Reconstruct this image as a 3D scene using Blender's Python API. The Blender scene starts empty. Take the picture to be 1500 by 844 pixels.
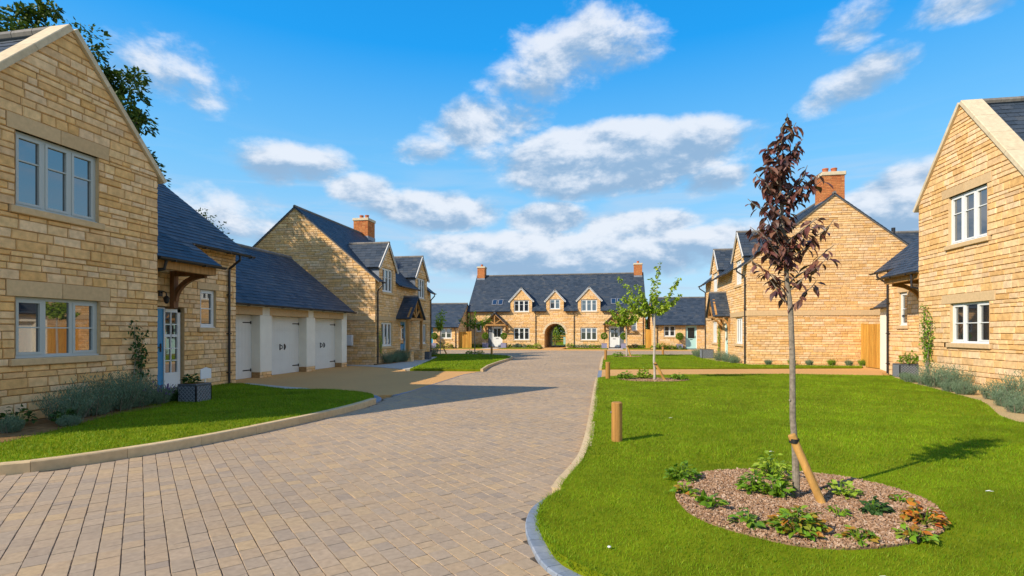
import bpy, math, random
import numpy as np
from mathutils import Vector

S = bpy.context.scene
R = math.radians

# ------------------------------------------------------------------ camera
cam_d = bpy.data.cameras.new("camera")
cam = bpy.data.objects.new("camera", cam_d)
S.collection.objects.link(cam)
cam.location = (0, 0, 1.55)
cam.rotation_euler = (R(90), 0, R(10.033))
cam_d.sensor_width = 36
cam_d.lens = 18.72
cam_d.shift_y = 65 / 1500
cam_d.clip_start = .05
cam_d.clip_end = 6000
S.camera = cam

# ------------------------------------------------------------------ sun and sky
SUN_EL = 33.0
SH = Vector((.745, .667, 0)).normalized()          # where the shadows run on the ground
sun_dir = Vector((-SH.x * math.cos(R(SUN_EL)), -SH.y * math.cos(R(SUN_EL)), math.sin(R(SUN_EL))))
sun_d = bpy.data.lights.new("sun", 'SUN')
sun_d.energy = 5.0
sun_d.angle = R(.5)
sun_d.color = (1, .88, .70)
sun = bpy.data.objects.new("sun", sun_d)
S.collection.objects.link(sun)
sun.rotation_euler = sun_dir.to_track_quat('Z', 'Y').to_euler()
sun.location = (-20, -20, 40)

S.view_settings.view_transform = 'Standard'
S.view_settings.look = 'None'
S.view_settings.exposure = 0.22
S.view_settings.gamma = 1
S.view_settings.use_curve_mapping = False

W = bpy.data.worlds.new("World")
S.world = W
W.use_nodes = True


def build_world():
    nt = W.node_tree
    nt.nodes.clear()
    N, L = nt.nodes, nt.links

    def new(t, **k):
        n = N.new(t)
        for a, v in k.items():
            setattr(n, a, v)
        return n

    def put(n, i, v):
        if hasattr(v, 'is_output'):
            L.new(v, n.inputs[i])
        else:
            n.inputs[i].default_value = v

    def M(op, *a, clamp=False):
        n = new('ShaderNodeMath', operation=op, use_clamp=clamp)
        for i, v in enumerate(a):
            put(n, i, v)
        return n.outputs[0]

    def mixc(f, a, b, bt='MIX'):
        n = new('ShaderNodeMix', data_type='RGBA', blend_type=bt)
        put(n, 0, f); put(n, 6, a); put(n, 7, b)
        return n.outputs[2]

    def smooth(v, lo, hi):
        n = new('ShaderNodeMapRange', interpolation_type='SMOOTHSTEP')
        put(n, 0, v); n.inputs[1].default_value = lo; n.inputs[2].default_value = hi
        return n.outputs[0]

    tc = new('ShaderNodeTexCoord')
    sep = new('ShaderNodeSeparateXYZ')
    L.new(tc.outputs['Generated'], sep.inputs[0])
    x, y, z = sep.outputs
    az = M('ARCTAN2', x, y)
    el = M('ARCSINE', z)
    sky = new('ShaderNodeTexSky', sky_type='NISHITA')
    sky.sun_disc = False
    sky.sun_elevation = R(SUN_EL)
    sky.sun_rotation = math.atan2(sun_dir.x, sun_dir.y)
    sky.air_density = 1.15
    sky.dust_density = .35
    sky.ozone_density = 1.6
    hs = new('ShaderNodeHueSaturation')
    hs.inputs['Saturation'].default_value = 1.42
    hs.inputs['Hue'].default_value = .49
    hs.inputs['Value'].default_value = 1.12
    L.new(sky.outputs[0], hs.inputs['Color'])
    # cloud noise, in angles; stretched sideways
    cmb = new('ShaderNodeCombineXYZ')
    put(cmb, 0, az); put(cmb, 1, M('MULTIPLY', el, 1.75)); put(cmb, 2, .37)

    def noise(scale, det, rough, dist, off=(0, 0, 0)):
        ad = new('ShaderNodeVectorMath', operation='ADD')
        L.new(cmb.outputs[0], ad.inputs[0]); ad.inputs[1].default_value = off
        n = new('ShaderNodeTexNoise')
        n.inputs['Scale'].default_value = scale; n.inputs['Detail'].default_value = det
        n.inputs['Roughness'].default_value = rough; n.inputs['Distortion'].default_value = dist
        L.new(ad.outputs[0], n.inputs['Vector'])
        return n.outputs['Fac']
    n1 = noise(7, 12, .60, .12)
    n2 = noise(7, 12, .60, .12, (.012, .035, 0))       # the same clouds seen a step towards the light
    n3 = noise(2.2, 6, .55, .6, (3, 1, 0))
    wob = M('MULTIPLY', M('SUBTRACT', n3, .5), .16)
    azw = M('ADD', az, wob)
    # cumulus banks, seen ones and unseen ones added as fill light: azimuth, elevation, half width, half height (degrees), strength, tilt
    banks = CLOUDS_AND_FILL
    mask = None
    shade = None
    for a0, e0, w, h, s, t in banks:
        da = M('SUBTRACT', azw, R(a0))
        de = M('SUBTRACT', el, R(e0))
        if t:
            de = M('SUBTRACT', de, M('MULTIPLY', da, t))
        qa = M('DIVIDE', da, R(w)); qe = M('DIVIDE', de, R(h))
        r2 = M('ADD', M('MULTIPLY', qa, qa), M('MULTIPLY', qe, qe))
        b = M('MULTIPLY', M('SUBTRACT', 1.0, r2), s)
        b = M('MAXIMUM', b, -1.0)
        up = M('MULTIPLY', qe, M('MAXIMUM', M('SUBTRACT', 1.3, r2), 0.0))
        mask = b if mask is None else M('MAXIMUM', mask, b)
        shade = up if shade is None else M('ADD', shade, up)
    dens = M('ADD', M('MULTIPLY', mask, .42), M('MULTIPLY', M('SUBTRACT', n1, .5), 1.75))
    # a thin streaky layer low over the houses
    low = M('MULTIPLY', smooth(el, R(21), R(8)), smooth(el, R(-1), R(2)))
    cst = new('ShaderNodeCombineXYZ')
    put(cst, 0, M('MULTIPLY', az, 2.0)); put(cst, 1, M('MULTIPLY', el, 15.0))
    ns = new('ShaderNodeTexNoise')
    ns.inputs['Scale'].default_value = 2.3; ns.inputs['Detail'].default_value = 6; ns.inputs['Distortion'].default_value = .7
    L.new(cst.outputs[0], ns.inputs['Vector'])
    streak = M('MULTIPLY', smooth(ns.outputs['Fac'], .40, .74), M('MULTIPLY', low, .85))
    cl = smooth(dens, -.07, .45)
    cl = M('MULTIPLY', cl, .92)
    lit = M('ADD', M('MULTIPLY', M('SUBTRACT', n1, n2), 3.4), M('MULTIPLY', shade, .55))
    litf = smooth(lit, -.40, .46)
    ccol = mixc(litf, (1.9, 2.9, 4.2, 1), (5.2, 5.5, 6.0, 1))
    rp = new('ShaderNodeValToRGB')
    L.new(smooth(el, R(-2), R(62)), rp.inputs[0])
    stops = [(0, (.42, .66, .86)), (.06, (.34, .62, .89)), (.2, (.18, .54, .94)), (.45, (.012, .345, .90)), (1, (.01, .17, .56))]
    cr = rp.color_ramp
    for i, (p_, c_) in enumerate(stops):
        e = cr.elements[0] if i < 1 else (cr.elements[-1] if i == len(stops) - 1 else cr.elements.new(p_))
        e.position = p_; e.color = (*c_, 1)
    sc = new('ShaderNodeVectorMath', operation='SCALE'); L.new(rp.outputs[0], sc.inputs[0]); sc.inputs['Scale'].default_value = 6.6
    blue = mixc(.85, hs.outputs[0], sc.outputs[0])
    base = mixc(streak, blue, (3.2, 4.2, 5.4, 1))
    out = mixc(cl, base, ccol)
    bg = new('ShaderNodeBackground')
    bg.inputs['Strength'].default_value = .14
    L.new(out, bg.inputs['Color'])
    o = new('ShaderNodeOutputWorld')
    L.new(bg.outputs[0], o.inputs['Surface'])


CLOUDS_AND_FILL = [  # azimuth from the road axis, elevation, half width, half height, strength, tilt
    (-41.5, 22.5, 6.0, 3.0, .95, 0), (-34, 16.0, 4.2, 2.0, .8, 0), (-3, 27.8, 8.5, 3.6, .95, 0),
    (-8, 25.0, 5.0, 3.0, .6, 0), (-12.5, 21.5, 8.0, 2.5, 1.25, .05), (1.5, 17.6, 15.0, 4.0, 2.1, 0),
    (10.5, 15.2, 5.0, 1.8, 1.4, .1), (22.5, 21.5, 4.6, 1.9, 1.2, .25), (22, 26.0, 2.6, 2.4, .8, .2),
    (31.5, 25.5, 5, 1.6, .9, 0), (27, 11.0, 6.5, 3.4, 2.0, .15), (-39, 11.0, 6.5, 3.4, .95, 0),
    (-17.5, 12.8, 8.5, 2.3, 1.6, 0), (-5, 12.0, 4.8, 1.8, 1.8, 0), (3, 11.4, 6.5, 1.7, 1.7, 0),
    (-2, 8.0, 18, 3.2, 1.9, 0), (-14, 8.5, 9, 2.2, 1.3, 0), (12, 8.5, 8, 2.4, 1.4, 0), (-25, 14.6, 3.6, 1.5, 1.1, 0), (-30.5, 16.5, 4.0, 1.9, .9, 0), (-33, 9.5, 6, 2.4, 1.2, 0),
    (-20, 19.0, 5, 1.5, .6, 0), (70, 24, 24, 16, 3.5, 0), (112, 22, 24, 18, 3.5, 0), (150, 28, 24, 18, 3.5, 0),  # big banks from here on: unseen, added as white fill for left house
    (90, 52, 60, 14, 3.0, 0), (-80, 18, 12, 4, 1.3, 0), (-150, 55, 40, 12, 2.5, 0), (178, 15, 18, 8, 2.5, 0),
]
build_world()

# ------------------------------------------------------------------ materials
MATS = {}


def mat(name, stops, rough=.85, nscale=0, namt=.3, bump=0, bscale=60, spec=.3, hue=None, metallic=0, island=True,
        big=0, bigamt=.25, wood=False, trans=0):
    """A procedural material: colour by a random value per stone / tile / leaf plus grain, with a grain bump."""
    m = bpy.data.materials.new(name)
    m.use_nodes = True
    nt = m.node_tree
    N, L = nt.nodes, nt.links
    bs = N['Principled BSDF']
    bs.inputs['Roughness'].default_value = rough
    bs.inputs['Specular IOR Level'].default_value = spec
    bs.inputs['Metallic'].default_value = metallic
    geo = N.new('ShaderNodeNewGeometry')
    tc = N.new('ShaderNodeTexCoord')
    if not isinstance(stops[0], (tuple, list)):
        stops = [stops]
    if len(stops) > 1 and island:
        ramp = N.new('ShaderNodeValToRGB')
        cr = ramp.color_ramp
        n = len(stops)
        cr.elements[0].position = 0; cr.elements[0].color = (*stops[0], 1)
        cr.elements[1].position = 1; cr.elements[1].color = (*stops[-1], 1)
        for i in range(1, n - 1):
            e = cr.elements.new(i / (n - 1)); e.color = (*stops[i], 1)
        L.new(geo.outputs['Random Per Island'], ramp.inputs[0])
        col = ramp.outputs[0]
    else:
        rgb = N.new('ShaderNodeRGB'); rgb.outputs[0].default_value = (*stops[0], 1)
        col = rgb.outputs[0]

    def mult(col, scale, amt, det=5, stretch=None):
        no = N.new('ShaderNodeTexNoise')
        no.inputs['Scale'].default_value = scale; no.inputs['Detail'].default_value = det
        src = tc.outputs['Object']
        if stretch:
            mp = N.new('ShaderNodeMapping'); mp.inputs['Scale'].default_value = stretch
            L.new(src, mp.inputs[0]); src = mp.outputs[0]
        L.new(src, no.inputs['Vector'])
        mr = N.new('ShaderNodeMapRange')
        mr.inputs[1].default_value = .25; mr.inputs[2].default_value = .75
        mr.inputs[3].default_value = 1 - amt; mr.inputs[4].default_value = 1 + amt
        L.new(no.outputs['Fac'], mr.inputs[0])
        mx = N.new('ShaderNodeMix'); mx.data_type = 'RGBA'; mx.blend_type = 'MULTIPLY'
        mx.inputs[0].default_value = 1
        L.new(col, mx.inputs[6]); L.new(mr.outputs[0], mx.inputs[7])
        return mx.outputs[2]
    if nscale:
        col = mult(col, nscale, namt, stretch=(1, 1, .12) if wood else None)
    if big:
        col = mult(col, big, bigamt, 3)
    L.new(col, bs.inputs['Base Color'])
    if bump:
        no = N.new('ShaderNodeTexNoise')
        no.inputs['Scale'].default_value = bscale; no.inputs['Detail'].default_value = 4
        L.new(tc.outputs['Object'], no.inputs['Vector'])
        bp = N.new('ShaderNodeBump'); bp.inputs['Strength'].default_value = bump; bp.inputs['Distance'].default_value = .01
        L.new(no.outputs['Fac'], bp.inputs['Height']); L.new(bp.outputs[0], bs.inputs['Normal'])
    if trans:
        tr = N.new('ShaderNodeBsdfTranslucent'); L.new(col, tr.inputs[0])
        ms = N.new('ShaderNodeMixShader'); ms.inputs[0].default_value = trans
        L.new(bs.outputs[0], ms.inputs[1]); L.new(tr.outputs[0], ms.inputs[2])
        L.new(ms.outputs[0], N['Material Output'].inputs['Surface'])
    MATS[name] = m
    return m


STONE = mat('limestone', [(0.765, 0.466, 0.193), (0.816, 0.545, 0.281), (0.731, 0.434, 0.168), (0.850, 0.608, 0.366), (0.791, 0.497, 0.206), (0.731, 0.505, 0.298), (0.833, 0.561, 0.273), (0.680, 0.394, 0.151), (0.791, 0.569, 0.349), (0.765, 0.458, 0.177), (0.662, 0.450, 0.264)],
            .9, 9, .22, .7, 40, .12, big=.5, bigamt=.08)
MORTAR = mat('mortar', (.36, .22, .10), .95, 12, .2, .2, 60, .1)
DRESSED = mat('dressed_stone', [(.60, .41, .22), (.64, .45, .25), (.57, .39, .21)], .88, 14, .10, .15, 80, .15)
COPING = mat('coping_stone', [(.62, .50, .33), (.66, .55, .39), (.58, .46, .30)], .85, 10, .14, .15, 60, .2)
SLATE = mat('slate', [(.030, .045, .066), (.044, .060, .084), (.024, .037, .056), (.056, .070, .092), (.036, .052, .076), (.070, .078, .088)],
            .58, 20, .22, .25, 60, .4)
RIDGE = mat('ridge_tile', [(.16, .15, .14), (.22, .2, .18)], .8, 12, .2)
LEAD = mat('lead', (.22, .24, .28), .55, 6, .2, spec=.4)
RENDER = mat('white_render', (.80, .76, .66), .9, 3, .05, .1, 120, .1)
BRICK = mat('brick', [(.50, .17, .06), (.58, .22, .08), (.44, .13, .05), (.60, .27, .10)], .9, 20, .2, .3, 60, .1)
CLAY = mat('terracotta', (.46, .14, .06), .8, 8, .15)
TIMBER = mat('oak', (.42, .22, .075), .7, 16, .35, .3, 40, .2, wood=True)
OAKDARK = mat('oak_dark', (.22, .105, .05), .7, 16, .35, .3, 40, .2, wood=True)
FENCE = mat('fence_board', [(.52, .27, .05), (.60, .33, .07), (.46, .22, .04)], .8, 14, .25, .2, 50, .15, wood=True)
POST = mat('bollard_wood', (.40, .20, .055), .75, 14, .4, .3, 40, .2, wood=True)
STAKEM = mat('stake_wood', (.50, .27, .075), .75, 14, .4, .3, 40, .2, wood=True)
GREYFR = mat('sage_window_paint', (.46, .49, .47), .4, spec=.4)
WHITE = mat('white_paint', (.74, .75, .74), .4, spec=.4)
BARGE = mat('pale_bargeboard', (.66, .64, .60), .5)
GDOOR = mat('garage_door_paint', (.70, .70, .66), .5, 2, .04)
BLACK = mat('black_iron', (.012, .012, .014), .45, spec=.5)
GUTTER = mat('gutter_black', (.022, .02, .022), .4, spec=.5)
BLUE = mat('blue_door_paint', (.03, .26, .52), .4, spec=.5)
MINT = mat('mint_door_paint', (.42, .66, .62), .4, spec=.5)
SLATEGREY = mat('grey_panel', (.16, .18, .21), .5)
GLASS = mat('window_glass', (.02, .024, .028), .02, spec=1.0)
MATS['window_glass'].node_tree.nodes['Principled BSDF'].inputs['IOR'].default_value = 2.1
CURTAIN = mat('curtain', (.5, .45, .36), .9)
PAVER = mat('paver', [(0.403, 0.291, 0.191), (0.449, 0.316, 0.195), (0.356, 0.274, 0.200), (0.430, 0.308, 0.200), (0.384, 0.291, 0.206), (0.476, 0.332, 0.191), (0.375, 0.287, 0.206), (0.430, 0.316, 0.214), (0.412, 0.299, 0.195), (0.339, 0.261, 0.195)],
            .9, 22, .14, .4, 160, .12, big=.35, bigamt=.10)
JOINT = mat('joint_sand', (.10, .078, .058), .95, 20, .3)
GRIT = mat('joint_grit', [(.3, .24, .17), (.16, .125, .09), (.42, .35, .27), (.10, .08, .06)], .95)
RESIN = mat('resin_gravel', (.62, .34, .125), .92, 150, .28, .4, 260, .15, big=.3, bigamt=.07)
SLAB = mat('pale_slab', [(.46, .42, .36), (.5, .45, .38)], .9, 10, .1, .15, 80)
KERB = mat('kerb_stone', [(.62, .45, .25), (.57, .41, .23), (.66, .49, .28)], .9, 14, .12, .15, 90, .15)
SETT = mat('blue_sett', [(.20, .24, .30), (.25, .285, .34), (.17, .21, .275), (.30, .32, .36)], .85, 25, .15, .3, 120, .2)
LAWN = mat('lawn_ground', (0.165, 0.196, 0.006), .95, 5, .3, .3, 120, .05, big=.7, bigamt=.2)
GRASS = mat('grass_blade', [(0.121, 0.234, 0.003), (0.169, 0.290, 0.004), (0.211, 0.308, 0.005), (0.132, 0.253, 0.003), (0.317, 0.357, 0.020)], .6, 1.3, .34, spec=.2, big=.4, bigamt=.22, trans=.25)
SOIL = mat('soil', (.22, .13, .055), .95, 10, .4, .6, 40, .05)
GRAVELBED = mat('gravel_bed', (.50, .36, .17), .95, 60, .4, .6, 90, .05)
MULCH = mat('bark_mulch', (.25, .155, .095), .95, 30, .4, .6, 60, .05)
CHIP = mat('bark_chip', [(0.344, 0.200, 0.112), (0.508, 0.340, 0.224), (0.221, 0.111, 0.053), (0.426, 0.266, 0.158), (0.279, 0.148, 0.079), (0.590, 0.429, 0.304), (0.164, 0.081, 0.040)], .9, 30, .2, spec=.1)
BARK = mat('bark', (.24, .20, .155), .9, 30, .35, .6, 50, .1)
BARKPALE = mat('pale_bark', (.46, .40, .34), .85, 30, .3, .4, 50, .1)
LAVENDER = mat('grey_leaf', [(0.152, 0.226, 0.131), (0.199, 0.278, 0.171), (0.104, 0.168, 0.095), (0.247, 0.315, 0.207)], .75, spec=.15, trans=.2)
LEAFDARK = mat('dark_leaf', [(.028, .075, .012), (.045, .11, .016), (.022, .058, .012), (.07, .14, .02)], .55, spec=.3, trans=.2)
LEAFTREE = mat('tree_leaf', [(.04, .095, .010), (.07, .13, .012), (.03, .075, .010), (.12, .17, .015), (.16, .19, .02)], .55, spec=.3, trans=.25)
LEAFMID = mat('green_leaf', [(0.120, 0.241, 0.010), (0.180, 0.322, 0.012), (0.084, 0.184, 0.010), (0.264, 0.368, 0.020)], .5, spec=.3, trans=.25)
LEAFLIME = mat('lime_leaf', [(0.260, 0.396, 0.025), (0.390, 0.516, 0.040), (0.182, 0.300, 0.018), (0.494, 0.552, 0.080)], .5, spec=.3, trans=.3)
LEAFPURPLE = mat('purple_leaf', [(.11, .034, .030), (.17, .055, .040), (.065, .024, .026), (.21, .09, .055), (.08, .045, .042), (.25, .12, .07), (.14, .045, .04)], .42, spec=.5, trans=.15)
LEAFRED = mat('red_leaf', [(.55, .09, .015), (.62, .2, .02), (.14, .22, .02), (.5, .13, .03), (.2, .26, .02)], .5, spec=.3, trans=.2)
LEAFMIX = mat('green_and_red_leaf', [(0.108, 0.247, 0.012), (0.189, 0.338, 0.020), (0.432, 0.143, 0.020), (0.135, 0.273, 0.015), (0.270, 0.364, 0.020)], .5, spec=.3, trans=.2)
FLOWERP = mat('purple_flower', [(.12, .07, .22), (.2, .1, .3)], .7)
ZINC = mat('zinc', (.10, .115, .135), .5, 20, .3, spec=.4)
ZINCL = mat('zinc_lattice', (.26, .28, .31), .5, spec=.4)
LILAC = mat('lilac_planter', (.26, .24, .36), .7)
PLASTIC = mat('white_plastic', (.74, .77, .80), .4, spec=.4)
STEEL = mat('steel', (.5, .5, .5), .3, metallic=1)
RUBBER = mat('rubber', (.02, .02, .02), .6)
PEBBLE = mat('pebble', [(.6, .42, .2), (.6, .56, .5)], .8, 20, .2)
DRYLEAF = mat('dry_leaf', [(.3, .09, .03), (.4, .16, .04)], .7)
FEATHER = mat('feather', (.75, .75, .73), .8)
EARTH = mat('earth', (.12, .14, .04), .95, .6, .4, big=.05, bigamt=.3)


# ------------------------------------------------------------------ mesh helpers
class B:
    def __init__(s):
        s.v, s.f, s.m = [], [], []

    def poly(s, pts, mi=0):
        i = len(s.v)
        s.v.extend(tuple(p) for p in pts)
        s.f.append(tuple(range(i, i + len(pts))))
        s.m.append(mi)

    def faces(s, pts, fs, mi=0):
        i = len(s.v)
        s.v.extend(tuple(p) for p in pts)
        for f in fs:
            s.f.append(tuple(i + k for k in f)); s.m.append(mi)

    def hexa(s, p, mi=0):
        """eight corners: bottom ring 0-3, top ring 4-7"""
        s.faces(p, [(3, 2, 1, 0), (4, 5, 6, 7), (0, 1, 5, 4), (1, 2, 6, 5), (2, 3, 7, 6), (3, 0, 4, 7)], mi)

    def box(s, x0, x1, y0, y1, z0, z1, mi=0, ch=0):
        if x0 > x1: x0, x1 = x1, x0
        if y0 > y1: y0, y1 = y1, y0
        if not ch:
            s.hexa([(x0, y0, z0), (x1, y0, z0), (x1, y1, z0), (x0, y1, z0), (x0, y0, z1), (x1, y0, z1), (x1, y1, z1), (x0, y1, z1)], mi)
            return
        c = ch
        pts = []
        for x, sx in ((x0, 1), (x1, -1)):
            for y, sy in ((y0, 1), (y1, -1)):
                for z, sz in ((z0, 1), (z1, -1)):
                    pts += [(x + sx * c, y + sy * c, z), (x + sx * c, y, z + sz * c), (x, y + sy * c, z + sz * c)]
        def k(ix, iy, iz, t): return ((ix * 2 + iy) * 2 + iz) * 3 + t
        fs = []
        for iz in (0, 1): fs.append((k(0, 0, iz, 0), k(1, 0, iz, 0), k(1, 1, iz, 0), k(0, 1, iz, 0)))
        for iy in (0, 1): fs.append((k(0, iy, 0, 1), k(1, iy, 0, 1), k(1, iy, 1, 1), k(0, iy, 1, 1)))
        for ix in (0, 1): fs.append((k(ix, 0, 0, 2), k(ix, 1, 0, 2), k(ix, 1, 1, 2), k(ix, 0, 1, 2)))
        for a in (0, 1):
            for b_ in (0, 1):
                fs.append((k(0, a, b_, 0), k(1, a, b_, 0), k(1, a, b_, 1), k(0, a, b_, 1)))
                fs.append((k(a, 0, b_, 0), k(a, 1, b_, 0), k(a, 1, b_, 2), k(a, 0, b_, 2)))
                fs.append((k(a, b_, 0, 1), k(a, b_, 1, 1), k(a, b_, 1, 2), k(a, b_, 0, 2)))
                for c_ in (0, 1): fs.append((k(a, b_, c_, 0), k(a, b_, c_, 1), k(a, b_, c_, 2)))
        s.faces(pts, fs, mi)

    def bar(s, p, q, w, h, up=(0, 0, 1), mi=0):
        p, q = Vector(p), Vector(q)
        d = (q - p).normalized()
        up = Vector(up)
        side = d.cross(up)
        if side.length < 1e-5: side = d.cross(Vector((1, 0, 0)))
        side.normalize()
        u = side.cross(d).normalized()
        a, b_ = side * w / 2, u * h / 2
        s.hexa([p - a - b_, p + a - b_, p + a + b_, p - a + b_, q - a - b_, q + a - b_, q + a + b_, q - a + b_], mi)

    def tube(s, pts, rad, n=8, mi=0, caps=True, jit=0, rng=None):
        pts = [Vector(p) for p in pts]
        if not hasattr(rad, '__len__'): rad = [rad] * len(pts)
        i0 = len(s.v)
        ref = Vector((0, 0, 1)) if abs((pts[-1] - pts[0]).normalized().z) < .9 else Vector((1, 0, 0))
        for k, p in enumerate(pts):
            d = (pts[min(k + 1, len(pts) - 1)] - pts[max(k - 1, 0)]).normalized()
            a = d.cross(ref).normalized(); b_ = d.cross(a)
            for j in range(n):
                t = 2 * math.pi * j / n
                r = rad[k] * (1 + (rng.uniform(-jit, jit) if jit else 0))
                s.v.append(tuple(p + a * math.cos(t) * r + b_ * math.sin(t) * r))
        for k in range(len(pts) - 1):
            for j in range(n):
                a = i0 + k * n + j; b_ = i0 + k * n + (j + 1) % n
                s.f.append((a, b_, b_ + n, a + n)); s.m.append(mi)
        if caps:
            s.f.append(tuple(i0 + j for j in range(n))); s.m.append(mi)
            e = i0 + (len(pts) - 1) * n
            s.f.append(tuple(e + j for j in range(n))); s.m.append(mi)

    def build(s, name, mats, parent=None, off=None, smooth=False):
        me = bpy.data.meshes.new(name)
        if off is None:
            off = tuple(parent_origin(parent)) if parent else (0, 0, 0)
        vs = s.v if off == (0, 0, 0) else [(a - off[0], b_ - off[1], c - off[2]) for a, b_, c in s.v]
        me.from_pydata(vs, [], s.f)
        if not isinstance(mats, (list, tuple)): mats = [mats]
        for m in mats: me.materials.append(m)
        me.polygons.foreach_set('material_index', s.m)
        if smooth: me.polygons.foreach_set('use_smooth', [True] * len(s.f))
        me.update()
        o = bpy.data.objects.new(name, me)
        S.collection.objects.link(o)
        if parent: o.parent = parent
        return o


def parent_origin(p):
    v = Vector((0, 0, 0))
    while p:
        v += p.location; p = p.parent
    return v


def np_mesh(name, V, F, mats, parent=None, mi=None, off=None):
    """V (n,3), F (m,k) arrays -> one mesh object"""
    if off is None: off = parent_origin(parent) if parent else Vector((0, 0, 0))
    V = np.asarray(V, dtype=np.float32) - np.array(off, dtype=np.float32)
    F = np.asarray(F, dtype=np.int32)
    me = bpy.data.meshes.new(name)
    m, k = F.shape
    me.vertices.add(len(V)); me.vertices.foreach_set('co', V.ravel())
    me.loops.add(m * k); me.loops.foreach_set('vertex_index', F.ravel())
    me.polygons.add(m)
    me.polygons.foreach_set('loop_start', np.arange(0, m * k, k, dtype=np.int32))
    me.polygons.foreach_set('loop_total', np.full(m, k, dtype=np.int32))
    if not isinstance(mats, (list, tuple)): mats = [mats]
    for q in mats: me.materials.append(q)
    if mi is not None: me.polygons.foreach_set('material_index', np.asarray(mi, dtype=np.int32))
    me.polygons.foreach_set('use_smooth', np.zeros(m, dtype=bool))
    me.update(calc_edges=True)
    o = bpy.data.objects.new(name, me)
    S.collection.objects.link(o)
    if parent: o.parent = parent
    return o


def tag(o, label=None, cat=None, group=None, kind=None):
    if label: o['label'] = label
    if cat: o['category'] = cat
    if group: o['group'] = group
    if kind: o['kind'] = kind
    return o


def thing(name, label, cat, loc, group=None):
    o = bpy.data.objects.new(name, None)
    S.collection.objects.link(o)
    o.location = loc
    o.empty_display_size = .3
    return tag(o, label, cat, group)


def dup(root, loc, rot, label, scale=1, group=None):
    r = root.copy(); S.collection.objects.link(r)
    r.location = loc; r.rotation_euler = (0, 0, rot)
    r.scale = (scale,) * 3 if not hasattr(scale, '__len__') else scale
    r['label'] = label
    if group: r['group'] = group
    for ch in list(root.children):
        c = ch.copy(); S.collection.objects.link(c); c.parent = r
        for g in ch.children:
            d = g.copy(); S.collection.objects.link(d); d.parent = c
    return r


class Fr:
    """an upright wall plane: a runs along the wall in world X or Y, d outwards, z up"""
    def __init__(s, axis, pos, out):
        s.axis, s.pos, s.out = axis, pos, out     # axis 'x': plane X = pos, a is world Y

    def p(s, a, d, z):
        if s.axis == 'x': return (s.pos + s.out * d, a, z)
        return (a, s.pos + s.out * d, z)

    def box(s, b, a0, a1, d0, d1, z0, z1, mi=0, ch=0):
        p, q = s.p(a0, d0, z0), s.p(a1, d1, z1)
        b.box(p[0], q[0], p[1], q[1], z0, z1, mi, ch)

    def n(s):
        return Vector((s.out, 0, 0)) if s.axis == 'x' else Vector((0, s.out, 0))

    def u(s):
        return Vector((0, 1, 0)) if s.axis == 'x' else Vector((1, 0, 0))


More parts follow.
